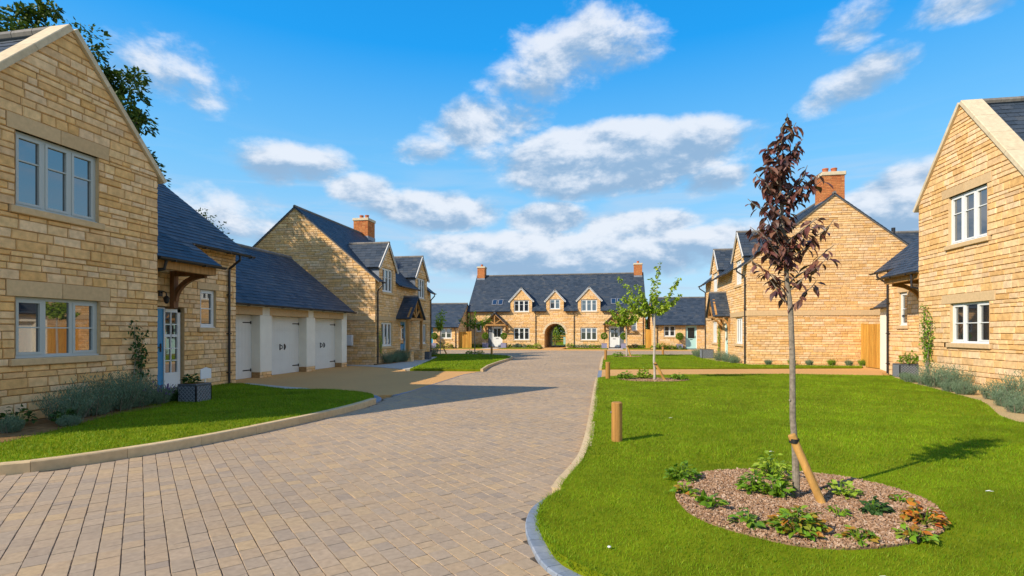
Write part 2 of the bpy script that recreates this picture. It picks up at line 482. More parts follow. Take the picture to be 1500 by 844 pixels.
def masonry(b, fr, span, z0, z1, ops, rng, ch=(.085, .185), ln=(.16, .50), joint=.013, depth=.018, mi=(0, 1, 2), cham=.008, jit=.006, breaks=()):
    """Coursed stones, each a chamfered island, over a recessed mortar face; ops are openings with optional reveals."""
    bz = {round(z0, 4), round(z1, 4)}
    for o in ops:
        for z in (o['z0'], o['z1']):
            if z0 < z < z1: bz.add(round(z, 4))
    for z in breaks:
        if z0 < z < z1: bz.add(round(z, 4))
    bz = sorted(bz)
    levels = [bz[0]]
    for lo, hi in zip(bz, bz[1:]):
        z = lo
        while hi - z > ch[1] * 1.25:
            z += rng.uniform(*ch); levels.append(z)
        if hi - z > 1e-4:
            if hi - z > ch[1] * .99 and hi - z > 2 * ch[0] * .8:
                levels.append((z + hi) / 2)
            levels.append(hi)
    for za, zb in zip(levels, levels[1:]):
        if zb - za < .012: continue
        zm = (za + zb) / 2
        L0, R0 = span(za); L1, R1 = span(zb)
        cuts = []
        for o in ops:
            if o['z0'] < zm < o['z1']:
                if 'r' in o:        # round arch head
                    def hw(z):
                        if z <= o['zc']: return o['r']
                        t = o['r'] ** 2 - (z - o['zc']) ** 2
                        return math.sqrt(t) if t > 0 else 0
                    cuts.append((o['c'] - hw(za), o['c'] - hw(zb), o['c'] + hw(za), o['c'] + hw(zb)))
                else:
                    cuts.append((o['a0'], o['a0'], o['a1'], o['a1']))
        cuts.sort()
        ivs = []
        cl = (L0, L1)
        for c in cuts:
            ivs.append((cl, (c[0], c[1]))); cl = (c[2], c[3])
        ivs.append((cl, (R0, R1)))
        for (la, lb), (ra, rb) in ivs:
            wmax = max(ra - la, rb - lb)
            if wmax < .02: continue
            if rb < lb: lb = rb = (lb + rb) / 2
            if ra < la: la = ra = (la + ra) / 2
            b.poly([fr.p(la, -depth, za), fr.p(ra, -depth, za), fr.p(rb, -depth, zb), fr.p(lb, -depth, zb)], mi[1])
            lo, hi = max(la, lb), min(ra, rb)
            cs = []
            x = lo + rng.uniform(ln[0] * .5, ln[1])
            while x < hi - ln[0] * .6:
                cs.append(x); x += rng.uniform(*ln)
            edges = [(la, lb)] + [(c, c) for c in cs] + [(ra, rb)]
            j = joint / 2
            for (ea, eb), (fa, fb) in zip(edges, edges[1:]):
                if max(fa - ea, fb - eb) < 3.2 * joint: continue
                o4 = [(ea + j, za + j), (fa - j, za + j), (fb - j, zb - j), (eb + j, zb - j)]
                if o4[2][0] < o4[3][0]:
                    mx = (o4[2][0] + o4[3][0]) / 2; o4[2] = (mx, o4[2][1]); o4[3] = (mx, o4[3][1])
                if o4[1][0] < o4[0][0]:
                    mx = (o4[1][0] + o4[0][0]) / 2; o4[1] = (mx, o4[1][1]); o4[0] = (mx, o4[0][1])
                ca = sum(p[0] for p in o4) / 4; cz = (za + zb) / 2
                dd = rng.uniform(-jit, jit)
                pts = [fr.p(a, -depth, z) for a, z in o4]
                o4 = [(a + rng.uniform(-.35, .35) * joint, z + rng.uniform(-.35, .35) * joint) for a, z in o4] if joint > .0125 else o4
                for a, z in o4:
                    cc = cham * rng.uniform(.6, 1.6)
                    sa = cc if a < ca else -cc
                    sz = cc if z < cz else -cc
                    pts.append(fr.p(a + sa, dd + rng.uniform(-jit, jit) * .6, z + sz))
                b.faces(pts, [(4, 5, 6, 7), (0, 1, 5, 4), (1, 2, 6, 5), (2, 3, 7, 6), (3, 0, 4, 7)], mi[0])
    for o in ops:
        if o.get('reveal'):
            a0, a1, q0, q1 = o['a0'], o['a1'], max(o['z0'], z0), min(o['z1'], z1)
            if q1 <= q0: continue
            D = -.17
            for a in (a0, a1):
                b.poly([fr.p(a, -.001, q0), fr.p(a, D, q0), fr.p(a, D, q1), fr.p(a, -.001, q1)], mi[2])
            for z in (q0, q1):
                if abs(z - z0) < 1e-6 or abs(z - z1) < 1e-6: continue
                b.poly([fr.p(a0, -.001, z), fr.p(a1, -.001, z), fr.p(a1, D, z), fr.p(a0, D, z)], mi[2])


def slates(b, o, u, v, n, span, Ls, rng, ex=.19, tw=.27, mi=0, lift=.012):
    """Courses of slates up a slope: o eave point, u along, v up the slope, n outwards; span(s) gives the run along u."""
    o, u, v, n = Vector(o), Vector(u), Vector(v), Vector(n)
    k = max(1, round(Ls / ex)); e = Ls / k
    def P(a, s, h): return o + u * a + v * s + n * h
    for i in range(k):
        s0, s1 = i * e, (i + 1) * e
        L0, R0 = span(s0); L1, R1 = span(s1)
        if max(R0 - L0, R1 - L1) < .03: continue
        lo, hi = max(L0, L1), min(R0, R1)
        x = lo + (tw * .5 if i % 2 else tw) + rng.uniform(-.015, .015)
        cs = []
        while x < hi - tw * .3:
            cs.append(x); x += tw + rng.uniform(-.012, .012)
        ed = [(L0, L1)] + [(c, c) for c in cs] + [(R0, R1)]
        for (a0, a1), (c0, c1) in zip(ed, ed[1:]):
            g = .0025
            if c1 < a1: a1 = c1 = (a1 + c1) / 2
            h = lift * rng.uniform(.7, 1.35)
            h2 = h * rng.uniform(.75, 1.25)
            t = rng.uniform(-.006, .006)
            p = [P(a0 + g, s0 + t, h), P(c0 - g, s0 + t, h2), P(c1 - g, s1 + .01, .002), P(a1 + g, s1 + .01, .002), P(a0 + g, s0 + t, -.012), P(c0 - g, s0 + t, -.012)]
            b.faces(p, [(0, 1, 2, 3), (4, 5, 1, 0)], mi)
    # board under the slates
    L0, R0 = span(0); L1, R1 = span(Ls)
    q = [P(L0, 0, -.05), P(R0, 0, -.05), P(R1, Ls, -.05), P(L1, Ls, -.05), P(L0, 0, -.004), P(R0, 0, -.004), P(R1, Ls, -.004), P(L1, Ls, -.004)]
    b.hexa(q, mi)


def eave_slope(b, fr, a0, a1, gaps, d_e, z_e, z_r, pitch, rng, **k):
    """a slope whose lowest courses stop either side of the wall dormers"""
    zc = z_e + pitch * (d_e + .22)
    x = a0
    for g0, g1 in list(gaps) + [(a1, a1)]:
        if g0 - x > .05: slope(b, fr, x, g0, d_e, z_e, zc, pitch, rng, **k)
        x = g1
    slope(b, fr, a0, a1, -.22, zc, z_r, pitch, rng, **k)


def slope(b, fr, a0, a1, d_e, z_e, z_r, pitch, rng, span=None, **k):
    """a rectangular roof slope rising backwards from its eave (offset d_e from the wall) to height z_r"""
    th = math.atan(pitch)
    v = -fr.n() * math.cos(th) + Vector((0, 0, 1)) * math.sin(th)
    n = fr.n() * math.sin(th) + Vector((0, 0, 1)) * math.cos(th)
    Ls = (z_r - z_e) / math.sin(th)
    slates(b, fr.p(0, d_e, z_e), fr.u(), v, n, span or (lambda s: (a0, a1)), Ls, rng, **k)


def window(house, fr, a0, a1, z0, z1, lights, m, bar=(.36,), sill=True, name='window', sillx=.09, sill_mat=None, blind=False):
    b = B()
    w = .055
    D0, D1 = -.125, -.075
    fr.box(b, a0, a1, D0, D1, z0, z0 + w); fr.box(b, a0, a1, D0, D1, z1 - w, z1)
    fr.box(b, a0, a0 + w, D0, D1, z0 + w, z1 - w); fr.box(b, a1 - w, a1, D0, D1, z0 + w, z1 - w)
    lw = (a1 - a0 - w) / lights
    for i in range(lights):
        la = a0 + w / 2 + i * lw; lb = la + lw
        if i: fr.box(b, la - .03, la + .03, D0, D1, z0 + w, z1 - w)
        la += .03; lb -= .03
        if i == 0: la = a0 + w
        if i == lights - 1: lb = a1 - w
        s = .04
        e0, e1 = D1 - .03, D1 + .012
        if not (lights == 3 and i == 1 and bar == (.5,)):
            fr.box(b, la, lb, e0, e1, z0 + w, z0 + w + s); fr.box(b, la, lb, e0, e1, z1 - w - s, z1 - w)
            fr.box(b, la, la + s, e0, e1, z0 + w + s, z1 - w - s); fr.box(b, lb - s, lb, e0, e1, z0 + w + s, z1 - w - s)
        for t in bar:
            zz = z1 - w - (z1 - z0 - 2 * w) * t
            fr.box(b, la, lb, e0 + .005, e1 - .01, zz - .011, zz + .011)
    fr.box(b, a0 + .01, a1 - .01, D1, D1 + .05, z0 - .002, z0 + .022)
    f = b.build(name, m, house)
    g = B(); fr.box(g, a0 + .02, a1 - .02, D0 + .005, D1 - .028, z0 + .02, z1 - .02)
    g.build('glass', GLASS, f)
    if sill:
        s = B(); fr.box(s, a0 - sillx, a1 + sillx, -.16, .055, z0 - .12, z0 - .003, 0, .012)
        s.build('sill', sill_mat or DRESSED, f)
    return f


def lintel(house, fr, a0, a1, z0, z1, d=.006, cut=None):
    b = B()
    cs = [a0, a1] if cut is None else [a0, cut, a1]
    for p, q in zip(cs, cs[1:]):
        fr.box(b, p + .003, q - .003, -.16, d, z0, z1, 0, .006)
    return b.build('lintel', DRESSED, house)


def op(a0, a1, z0, z1, reveal=True): return dict(a0=a0, a1=a1, z0=z0, z1=z1, reveal=reveal)


def gutter(house, fr, a0, a1, d, z, name='gutter'):
    b = B()
    n = 8
    r = .058
    A, Bp = [], []
    for a in (a0, a1):
        for i in range(n + 1):
            t = math.pi * i / n
            q = fr.p(a, d - r * math.cos(t), z - r * math.sin(t))
            A.append(q)
            q = fr.p(a, d - (r - .006) * math.cos(t), z - (r - .006) * math.sin(t) + .001)
            Bp.append(q)
    for lst in (A, Bp):
        b.faces(lst, [(i, i + 1, n + 2 + i, n + 1 + i) for i in range(n)])
    b.poly(A[:n + 1]); b.poly(A[n + 1:])
    a = a0 + .4
    while a < a1:
        p = fr.p(a, d, z - .01); fr.box(b, a - .012, a + .012, d - .06, d + .064, z - .066, z - .03); a += .9
    return b.build(name, GUTTER, house)


def downpipe(house, fr, a, d_g, z_top, z_bot, d=.055, r=.034):
    b = B()
    b.tube([fr.p(a, d_g, z_top), fr.p(a, d_g, z_top - .12), fr.p(a, d + .01, z_top - .36), fr.p(a, d, z_top - .46), fr.p(a, d, z_bot)], r, 10)
    z = z_bot + .35
    while z < z_top - .6:
        fr.box(b, a - .055, a + .055, 0, d + .042, z, z + .03); z += 1.1
    return b.build('downpipe', GUTTER, house)


def chimney(house, cx, cy, w, d, z0, z1, rng, pots=2, along='x', lead_h=.35, slope_axis=None):
    b = B()
    for fr, a0, a1 in ((Fr('y', cy - d / 2, -1), cx - w / 2, cx + w / 2), (Fr('y', cy + d / 2, 1), cx - w / 2, cx + w / 2),
                       (Fr('x', cx - w / 2, -1), cy - d / 2, cy + d / 2), (Fr('x', cx + w / 2, 1), cy - d / 2, cy + d / 2)):
        masonry(b, fr, lambda z, a=a0, c=a1: (a, c), z0, z1 - .16, [], rng, ch=(.073, .077), ln=(.2, .22), joint=.01, depth=.008, cham=.003, jit=.001)
    b.box(cx - w / 2 + .02, cx + w / 2 - .02, cy - d / 2 + .02, cy + d / 2 - .02, z0, z1 - .14, 1)
    o = b.build('chimney', [BRICK, MORTAR, DRESSED], house)
    c = B(); e = .05
    c.box(cx - w / 2 - e, cx + w / 2 + e, cy - d / 2 - e, cy + d / 2 + e, z1 - .17, z1, 0, .02)
    c.build('cap', COPING, o)
    for i in range(pots):
        t = (i - (pots - 1) / 2) * .36
        x, y = (cx + t, cy) if along == 'x' else (cx, cy + t)
        p = B()
        p.tube([(x, y, z1 - .01), (x, y, z1 + .06), (x, y, z1 + .2), (x, y, z1 + .21), (x, y, z1 + .26)], [.14, .125, .115, .135, .13], 14)
        p.build('chimney_pot', CLAY, o, smooth=False)
    f = B()
    e = .018
    f.box(cx - w / 2 - e, cx + w / 2 + e, cy - d / 2 - e, cy + d / 2 + e, z0 - .02, z0 + lead_h)
    f.build('flashing', LEAD, o)
    return o


def prism(b, axis, poly, c0, c1, mi=0):
    """extrude a polygon of (a, z) along the axis ('x': polygon lies in Y-Z)"""
    def P(a, z, c): return (c, a, z) if axis == 'x' else (a, c, z)
    n = len(poly)
    pts = [P(a, z, c0) for a, z in poly] + [P(a, z, c1) for a, z in poly]
    b.faces(pts, [tuple(range(n)), tuple(range(n, 2 * n))] + [(i, (i + 1) % n, n + (i + 1) % n, n + i) for i in range(n)], mi)


def ridge(house, p, q, r=.085, m=None):
    b = B()
    p, q = Vector(p), Vector(q)
    L = (q - p).length; k = max(1, round(L / .45))
    for i in range(k):
        b.tube([p + (q - p) * (i / k) + Vector((0, 0, -.03)), p + (q - p) * ((i + .985) / k) + Vector((0, 0, -.03))], [r, r * .96], 8)
    return b.build('ridge_tiles', m or RIDGE, house)


def dormer(house, wallb, fr, c, hw, ze, z_eave, z_apex, z_e_main, pitch_main, rng, wmat, barge=BARGE, cheek=LEAD):
    """the roof, cheeks and bargeboards of a wall dormer; its stone front goes into wallb"""
    pitch = (z_apex - z_eave) / hw
    th = math.atan(pitch)
    def dback(z): return -(z - z_e_main) / pitch_main + .12
    rb = B()
    for sgn in (-1, 1):
        ov = .16
        e = Vector(fr.p(c + sgn * (hw + ov), 0, z_eave - ov * pitch + .05))
        v = -fr.u() * sgn * math.cos(th) + Vector((0, 0, 1)) * math.sin(th)
        n = fr.u() * sgn * math.sin(th) + Vector((0, 0, 1)) * math.cos(th)
        Ls = (hw + ov) / math.cos(th)
        z0 = z_eave - ov * pitch + .05
        def span(s, z0=z0): return (dback(z0 + s * math.sin(th)) - .25, .10)
        slates(rb, e, fr.n(), v, n, span, Ls, rng)
    zt = z_apex + .05
    rf = rb.build('dormer_roof', SLATE, house)
    rg = ridge(rf, fr.p(c, .1, zt + .03), fr.p(c, dback(zt), zt + .03), .07)
    for sgn in (-1, 1):
        bb = B()
        p = Vector(fr.p(c + sgn * (hw + .17), .075, z_eave - .17 * pitch - .0)); q = Vector(fr.p(c, .075, z_apex + .0))
        bb.bar(p, q, .045, .13, up=(0, 0, 1))
        bb.build('bargeboard', barge, rf)
    for sgn in (-1, 1):
        cb = B()
        a = c + sgn * hw
        d1 = -(z_eave + .05 - z_e_main) / pitch_main - .1
        pts = [fr.p(a, -.02, ze - .1), fr.p(a, -.02, z_eave + .03), fr.p(a, d1, z_eave + .03), fr.p(a - sgn * .05, -.02, ze - .1), fr.p(a - sgn * .05, -.02, z_eave + .03), fr.p(a - sgn * .05, d1, z_eave + .03)]
        cb.faces(pts, [(0, 1, 2), (3, 4, 5), (0, 1, 4, 3), (1, 2, 5, 4), (2, 0, 3, 5)])
        cb.build('cheek', cheek, rf)
    # solid behind the stone front
    sb = B()
    prism(sb, fr.axis, [(c - hw + .03, ze - .2), (c + hw - .03, ze - .2), (c + hw - .03, z_eave), (c, z_apex - .03), (c - hw + .03, z_eave)], fr.pos - fr.out * .18, fr.pos + fr.out * (dback(z_eave) - .1))
    sb.build('dormer_core', MORTAR, rf)


def dormer_front(wb, fr, c, hw, ze, z_eave, z_apex, w, rng):
    def span(z):
        if z <= z_eave: return (c - hw, c + hw)
        t = max(0, (z_apex - z) / (z_apex - z_eave)); return (c - hw * t, c + hw * t)
    masonry(wb, fr, span, ze, z_apex - .04, [w], rng, breaks=(z_eave,))


def porch(house, fr, c, hw, D, z_eave, z_apex, rng, posts=None, d_back=0.0, braces=True, m=TIMBER):
    pitch = (z_apex - z_eave) / hw
    th = math.atan(pitch)
    rb = B()
    for sgn in (-1, 1):
        e = Vector(fr.p(c + sgn * (hw + .08), 0, z_eave - .08 * pitch + .10))
        v = -fr.u() * sgn * math.cos(th) + Vector((0, 0, 1)) * math.sin(th)
        n = fr.u() * sgn * math.sin(th) + Vector((0, 0, 1)) * math.cos(th)
        slates(rb, e, fr.n(), v, n, lambda s: (d_back, D + .12), (hw + .08) / math.cos(th), rng, ex=.17, tw=.25)
    rf = rb.build('porch_roof', SLATE, house)
    ridge(rf, fr.p(c, d_back, z_apex + .12), fr.p(c, D + .12, z_apex + .12), .06)
    t = B()
    for d in (D - .05,):
        t.bar(fr.p(c - hw, d, z_eave), fr.p(c + hw, d, z_eave), .10, .13)
        for sgn in (-1, 1):
            t.bar(fr.p(c + sgn * hw, d, z_eave + .05), fr.p(c, d, z_apex), .10, .12)
            t.bar(fr.p(c, d, z_eave + .1), fr.p(c + sgn * hw * .52, d, z_eave + (z_apex - z_eave) * .46), .07, .09)
        t.bar(fr.p(c, d, z_eave + .06), fr.p(c, d, z_apex), .10, .10, up=fr.u())
    for sgn in (-1, 1):
        t.bar(fr.p(c + sgn * (hw - .06), d_back, z_eave), fr.p(c + sgn * (hw - .06), D - .1, z_eave), .10, .12)
        if not posts:
            a = c + sgn * (hw - .06)
            t.bar(fr.p(a, .05, z_eave - .75), fr.p(a, .05, z_eave - .06), .09, .09, up=fr.u())
            prev = None
            for i in range(6):
                q = i / 5 * math.pi / 2
                pt = fr.p(a, .06 + (D - .25) * (1 - math.cos(q)), z_eave - .7 + .62 * math.sin(q))
                if prev: t.bar(prev, pt, .08, .09)
                prev = pt
    t.build('truss', m, house)
    if posts:
        for sgn in (-1, 1):
            pb = B()
            a = c + sgn * (hw - .08)
            pb.bar(fr.p(a, D - .1, posts), fr.p(a, D - .1, z_eave - .05), .13, .13, up=fr.u())
            pb.build('post', m, house)


def door(house, fr, a0, a1, z0, z1, m, glazed=(.45, .92), panes=2, name='door', handle_side=1, frame=WHITE, d=-.1, fw_=.05):
    b = B()
    fr.box(b, a0, a1, d - .04, d, z0, z1)
    o = b.build(name, m, house)
    f = B(); w = fw_
    fr.box(f, a0 - w, a0, d - .05, d + .03, z0, z1 + w); fr.box(f, a1, a1 + w, d - .05, d + .03, z0, z1 + w)
    fr.box(f, a0, a1, d - .05, d + .03, z1, z1 + w)
    f.build('door_frame', frame, o)
    if glazed:
        g = B(); W_ = (a1 - a0 - .24) / panes
        H = z1 - z0
        for i in range(panes):
            fr.box(g, a0 + .12 + i * W_ + .03, a0 + .12 + (i + 1) * W_ - .03, d - .01, d + .006, z0 + H * glazed[0], z0 + H * glazed[1])
        g.build('glass', GLASS, o)
    h = B()
    a = a1 - .08 if handle_side > 0 else a0 + .08
    fr.box(h, a - .015, a + .015, d, d + .02, z0 + .92, z0 + 1.12)
    fr.box(h, a - .1 * (handle_side > 0), a + .1 * (handle_side < 0), d + .02, d + .045, z0 + 1.02, z0 + 1.045)
    h.build('handle', BLACK, o)
    if name == 'door' and glazed:
        h = B(); fr.box(h, (a0 + a1) / 2 - .13, (a0 + a1) / 2 + .13, d, d + .012, z0 + .78, z0 + .83)
        h.build('letter_plate', BLACK, o)
    return o

# ------------------------------------------------------------------ ground, road, lawns
def inside(poly, P):
    """points (n,2) inside polygon"""
    P = np.asarray(P); x, y = P[:, 0], P[:, 1]
    r = np.zeros(len(P), bool)
    n = len(poly)
    for i in range(n):
        x0, y0 = poly[i]; x1, y1 = poly[(i + 1) % n]
        c = (y0 > y) != (y1 > y)
        with np.errstate(divide='ignore', invalid='ignore'):
            r ^= c & (x < (x1 - x0) * (y - y0) / (y1 - y0 + 1e-12) + x0)
    return r


def smoothline(pts, k=6):
    """Catmull-Rom through the points"""
    out = []
    n = len(pts)
    for i in range(n - 1):
        p0, p1, p2, p3 = pts[max(i - 1, 0)], pts[i], pts[i + 1], pts[min(i + 2, n - 1)]
        for j in range(k):
            t = j / k
            out.append(tuple(.5 * (2 * b + (c - a) * t + (2 * a - 5 * b + 4 * c - d) * t * t + (3 * b - a - 3 * c + d) * t ** 3)
                             for a, b, c, d in zip(p0, p1, p2, p3)))
    out.append(tuple(pts[-1]))
    return out


def sheet(name, poly, z, m, kind='structure', skirt=.12):
    from mathutils.geometry import tessellate_polygon
    b = B()
    n = len(poly)
    tri = tessellate_polygon([[Vector((x, y, 0)) for x, y in poly]])
    b.faces([(x, y, z) for x, y in poly] + [(x, y, z - skirt) for x, y in poly],
            [tuple(t) for t in tri] + [(i, (i + 1) % n, n + (i + 1) % n, n + i) for i in range(n)])
    o = b.build(name, m)
    # faces up
    me = o.data
    if me.polygons and me.polygons[0].normal.z < 0: me.flip_normals()
    return tag(o, kind=kind)


def strip(b, line, w, z0, z1, seg, ch=.012, gap=.004, jit=0, rng=None, mi=0):
    """kerb blocks along a line, body on the left side of its direction (w>0)"""
    ls = [Vector((x, y, 0)) for x, y in line]
    acc = [0]
    for p, q in zip(ls, ls[1:]): acc.append(acc[-1] + (q - p).length)
    def at(s):
        s = max(0, min(s, acc[-1] - 1e-6))
        for i in range(len(ls) - 1):
            if acc[i + 1] >= s:
                t = (s - acc[i]) / max(acc[i + 1] - acc[i], 1e-9)
                p = ls[i].lerp(ls[i + 1], t)
                d = (ls[min(i + 2, len(ls) - 1)] - ls[max(i - 1, 0)]).normalized()
                return p, Vector((-d.y, d.x, 0))
    k = max(1, round(acc[-1] / seg)); e = acc[-1] / k
    for i in range(k):
        dz = rng.uniform(-jit, jit) if rng else 0
        sub = 3 if seg > .5 else 1
        rings = []
        for j in range(sub + 1):
            s = i * e + gap / 2 + (e - gap) * j / sub
            p, nn = at(s)
            inn = ch if j in (0, sub) else 0
            rings.append([p + Vector((0, 0, z0)), p + Vector((0, 0, z1 + dz - ch)), p + nn * ch + Vector((0, 0, z1 + dz)),
                          p + nn * (w - ch) + Vector((0, 0, z1 + dz)), p + nn * w + Vector((0, 0, z1 + dz - ch)), p + nn * w + Vector((0, 0, z0))])
        pts = [q for r in rings for q in r]
        fs = []
        for j in range(sub):
            for t in range(5):
                fs.append((j * 6 + t, j * 6 + t + 1, (j + 1) * 6 + t + 1, (j + 1) * 6 + t))
        fs += [tuple(range(6)), tuple(sub * 6 + t for t in range(6))]
        b.faces(pts, fs, mi)


rng = random.Random(7)
nr = np.random.default_rng(11)

g = B()
g.poly([(-3000, -3000, -.14), (3000, -3000, -.14), (3000, 3000, -.14), (-3000, 3000, -.14)])
tag(g.build('ground', EARTH), kind='structure')

def offset(line, d):
    out = []
    for i in range(len(line)):
        p, q = Vector(line[max(i - 1, 0)]), Vector(line[min(i + 1, len(line) - 1)])
        t = (q - p).normalized()
        out.append((line[i][0] - t.y * d, line[i][1] + t.x * d))
    return out


KL = smoothline([(-14, 3.0), (-10.5, 3.35), (-8.5, 3.75), (-7.2, 4.25), (-6.48, 4.72), (-6.2, 4.98), (-5.86, 5.55), (-5.52, 6.35), (-5.2, 7.68), (-4.99, 8.95), (-4.90, 10.2), (-4.93, 10.9)])
KLend = smoothline([(-4.93, 10.9), (-5.0, 11.3), (-5.2, 11.75), (-5.6, 12.2), (-6.2, 12.55)])
KR = smoothline([(-.50, 4.98), (-.47, 5.3), (-.39, 5.79), (-.32, 6.4), (-.29, 7.46), (-.29, 9.29), (-.30, 11.1), (-.32, 14.67), (-.32, 17.35)])
ST = smoothline([(2.2, 2.62), (1.2, 2.7), (.55, 2.86), (.0, 3.1), (-.30, 3.34), (-.42, 3.5), (-.52, 3.75), (-.61, 4.05), (-.645, 4.35), (-.62, 4.66), (-.50, 4.98)])
K2 = [(-.27, 21.9), (-.27, 28), (-.22, 33.6)]
K3 = [(-4.78, 20.45), (-5.1, 23.0), (-5.27, 26.5), (-5.3, 29.7), (-5.55, 31.6), (-6.2, 33.2), (-7.6, 34.6)]

road_poly = ([(-14, -4)] + KL + [(-5.0, 11.3), (-5.15, 12.4), (-5.15, 13.5), (-5.17, 15.9), (-5.2, 18.9), (-4.9, 20.45)] + K3[1:] +
             [(-11.5, 35.2), (-30, 36.5), (-30, 45.2), (20, 46.6), (20, 37.0), (7.2, 36.8), (1.4, 35.9), (.2, 34.9), (-.1, 33.8), (-.2, 28), (-.2, 21.7), (-.2, 17.4)] +
             [(x + .06, y) for x, y in KR[::-1]] + [(x + .05, y) for x, y in ST[::-1]] + [(3, 2.5), (12, 2.4), (12, -4)])
sheet('road_bed', road_poly, -.0075, JOINT, skirt=.1)

# pavers laid at 45 degrees, one chamfered island each
c45 = math.sqrt(.5)
V, F = [], []
def uv2xy(u, v): return (-c45 * u + c45 * v, c45 * u + c45 * v)      # u runs up-left, v across
row = 0
v = -24.0
cen = []; rects = []
while v < 52:
    wrow = .135
    u = -20 + rng.uniform(0, .2)
    while u < 46:
        ln_ = rng.choice((.10, .14, .14, .18, .18, .22))
        rects.append((u, u + ln_, v, v + wrow)); u += ln_
    v += wrow
RC = np.array(rects)
uc = (RC[:, 0] + RC[:, 1]) / 2; vc = (RC[:, 2] + RC[:, 3]) / 2
PC = np.stack([-c45 * uc + c45 * vc, c45 * uc + c45 * vc], 1)
ok = (PC[:, 1] > 1.5) & (PC[:, 1] < 46.6) & (PC[:, 0] > -13.5) & (PC[:, 0] < 12)
ok[ok] = inside(road_poly, PC[ok])
# only what can be seen: leave out what lies behind the houses
RC = RC[ok]; PC = PC[ok]
n = len(RC)
j = .0026; c = .0013
hz = nr.uniform(-.0012, .0012, (n, 4)) + nr.uniform(-.0012, .0012, (n, 1)); base = np.full(n, -.008)
def ring(dj, z):
    u0, u1, v0, v1 = RC[:, 0] + dj * .4, RC[:, 1] - dj * .4, RC[:, 2] + dj, RC[:, 3] - dj
    out = []
    for k, (uu, vv) in enumerate(((u0, v0), (u1, v0), (u1, v1), (u0, v1))):
        zz = z[:, k] if z.ndim == 2 else z
        uu = uu + nr.uniform(-.001, .001, n); vv = vv + nr.uniform(-.0018, .0018, n)
        out.append(np.stack([-c45 * uu + c45 * vv, c45 * uu + c45 * vv, zz], 1))
    return out
cj = nr.uniform(.6, 2.2, n) * c
lo = ring(j, base); hi = ring(j + cj, hz)
V = np.stack(lo + hi, 1).reshape(-1, 3)
q = np.array([(4, 5, 6, 7), (0, 1, 5, 4), (1, 2, 6, 5), (2, 3, 7, 6), (3, 0, 4, 7)])
F = (np.arange(n)[:, None, None] * 8 + q[None]).reshape(-1, 4)
tag(np_mesh('paved_road', V, F, PAVER), kind='structure')
near = RC[(PC[:, 1] < 9.5)]
m_ = np.repeat(np.arange(len(near)), 7)
uu = near[m_, 0] + (near[m_, 1] - near[m_, 0]) * nr.uniform(0, 1, len(m_)); vv = near[m_, 2] + nr.normal(0, .0022, len(m_))
sz = nr.uniform(.0012, .0038, len(m_))
ctr = np.stack([-c45 * uu + c45 * vv, c45 * uu + c45 * vv, -.004 + nr.uniform(0, .003, len(m_))], 1)
tet = np.array([(1, 0, -.5), (-.5, .87, -.5), (-.5, -.87, -.5), (0, 0, .9)])
Vg = (ctr[:, None, :] + tet[None] * sz[:, None, None] * nr.uniform(.7, 1.3, (len(m_), 4, 1))).reshape(-1, 3)
Fg = (np.arange(len(m_))[:, None, None] * 4 + np.array([(0, 1, 3), (1, 2, 3), (2, 0, 3)])[None]).reshape(-1, 3)
tag(np_mesh('joint_grit', Vg, Fg, GRIT), 'sand and grit lying in the paving joints', 'grit', kind='stuff')

kb = B()
strip(kb, KL, .13, -.05, .12, .92, rng=rng, jit=.002)
tag(kb.build('kerb', KERB), kind='structure')
kb = B()
strip(kb, [(x, y) for x, y in KLend], .2, -.05, .03, .12, ch=.006, rng=rng, jit=.003)
strip(kb, ST[::-1], .125, -.05, .035, .115, ch=.007, rng=rng, jit=.004)
strip(kb, [(-.3, 17.36), (-.3, 21.9)], -.14, -.05, .01, .12, ch=.006, rng=rng, jit=.003)
tag(kb.build('blue_setts', SETT), kind='structure')
kb = B()
strip(kb, KR, -.10, -.05, .098, .92, rng=rng, jit=.002)
strip(kb, K2, -.10, -.05, .098, .92, rng=rng, jit=.002)
strip(kb, K3, .10, -.05, .11, .92, rng=rng, jit=.002)
tag(kb.build('kerb', KERB), kind='structure')

# drives and paths
sheet('driveway', [(-12.2, 13.2), (-8.6, 13.0), (-8.0, 12.8), (-6.2, 12.45), (-5.5, 12.2), (-5.15, 12.5), (-5.08, 13.5), (-5.1, 15.9), (-5.15, 18.9), (-4.85, 20.4), (-7.9, 20.2), (-8.3, 21.2), (-10.7, 23.0), (-10.7, 23.7), (-12.2, 23.7)], .010, RESIN, skirt=.1)
ed = B(); strip(ed, [(-5.05, 12.4), (-5.05, 13.5), (-5.07, 15.9), (-5.12, 18.9), (-4.82, 20.4)], .13, -.05, .008, .2, ch=.006, rng=rng, jit=.002)
tag(ed.build('drive_edging', SETT), kind='structure')
sheet('resin_path', [(-.16, 17.5), (.3, 18.1), (2.6, 19.1), (6.2, 20.0), (9.2, 19.8), (10.1, 21.9), (10.4, 21.9), (11.0, 24.0), (11.0, 25.6), (10.3, 25.3), (10.5, 24.3), (-.16, 21.75)], .05, RESIN, skirt=.2)
sheet('slab_path', [(-10.3, 13.95), (-10.2, 13.5), (-8.0, 12.55), (-7.4, 12.62), (-7.8, 12.95), (-8.6, 13.2)], .075, SLAB)
sheet('slab_path', [(-12.3, 23.0), (-10.6, 22.5), (-8.2, 20.9), (-7.9, 21.0), (-10.3, 31.8), (-10.7, 31.9), (-10.4, 24.5), (-10.55, 23.3), (-12.3, 23.35)], .03, SLAB)
sheet('footway', [(-30, 45.0), (-3, 45.8), (20, 46.5), (20, 48.6), (-30, 48.0)], .03, RESIN)
sheet('footway', [(-5.8, 48.0), (-4.0, 48.0), (-3.6, 62), (-6.1, 62)], .04, RESIN)
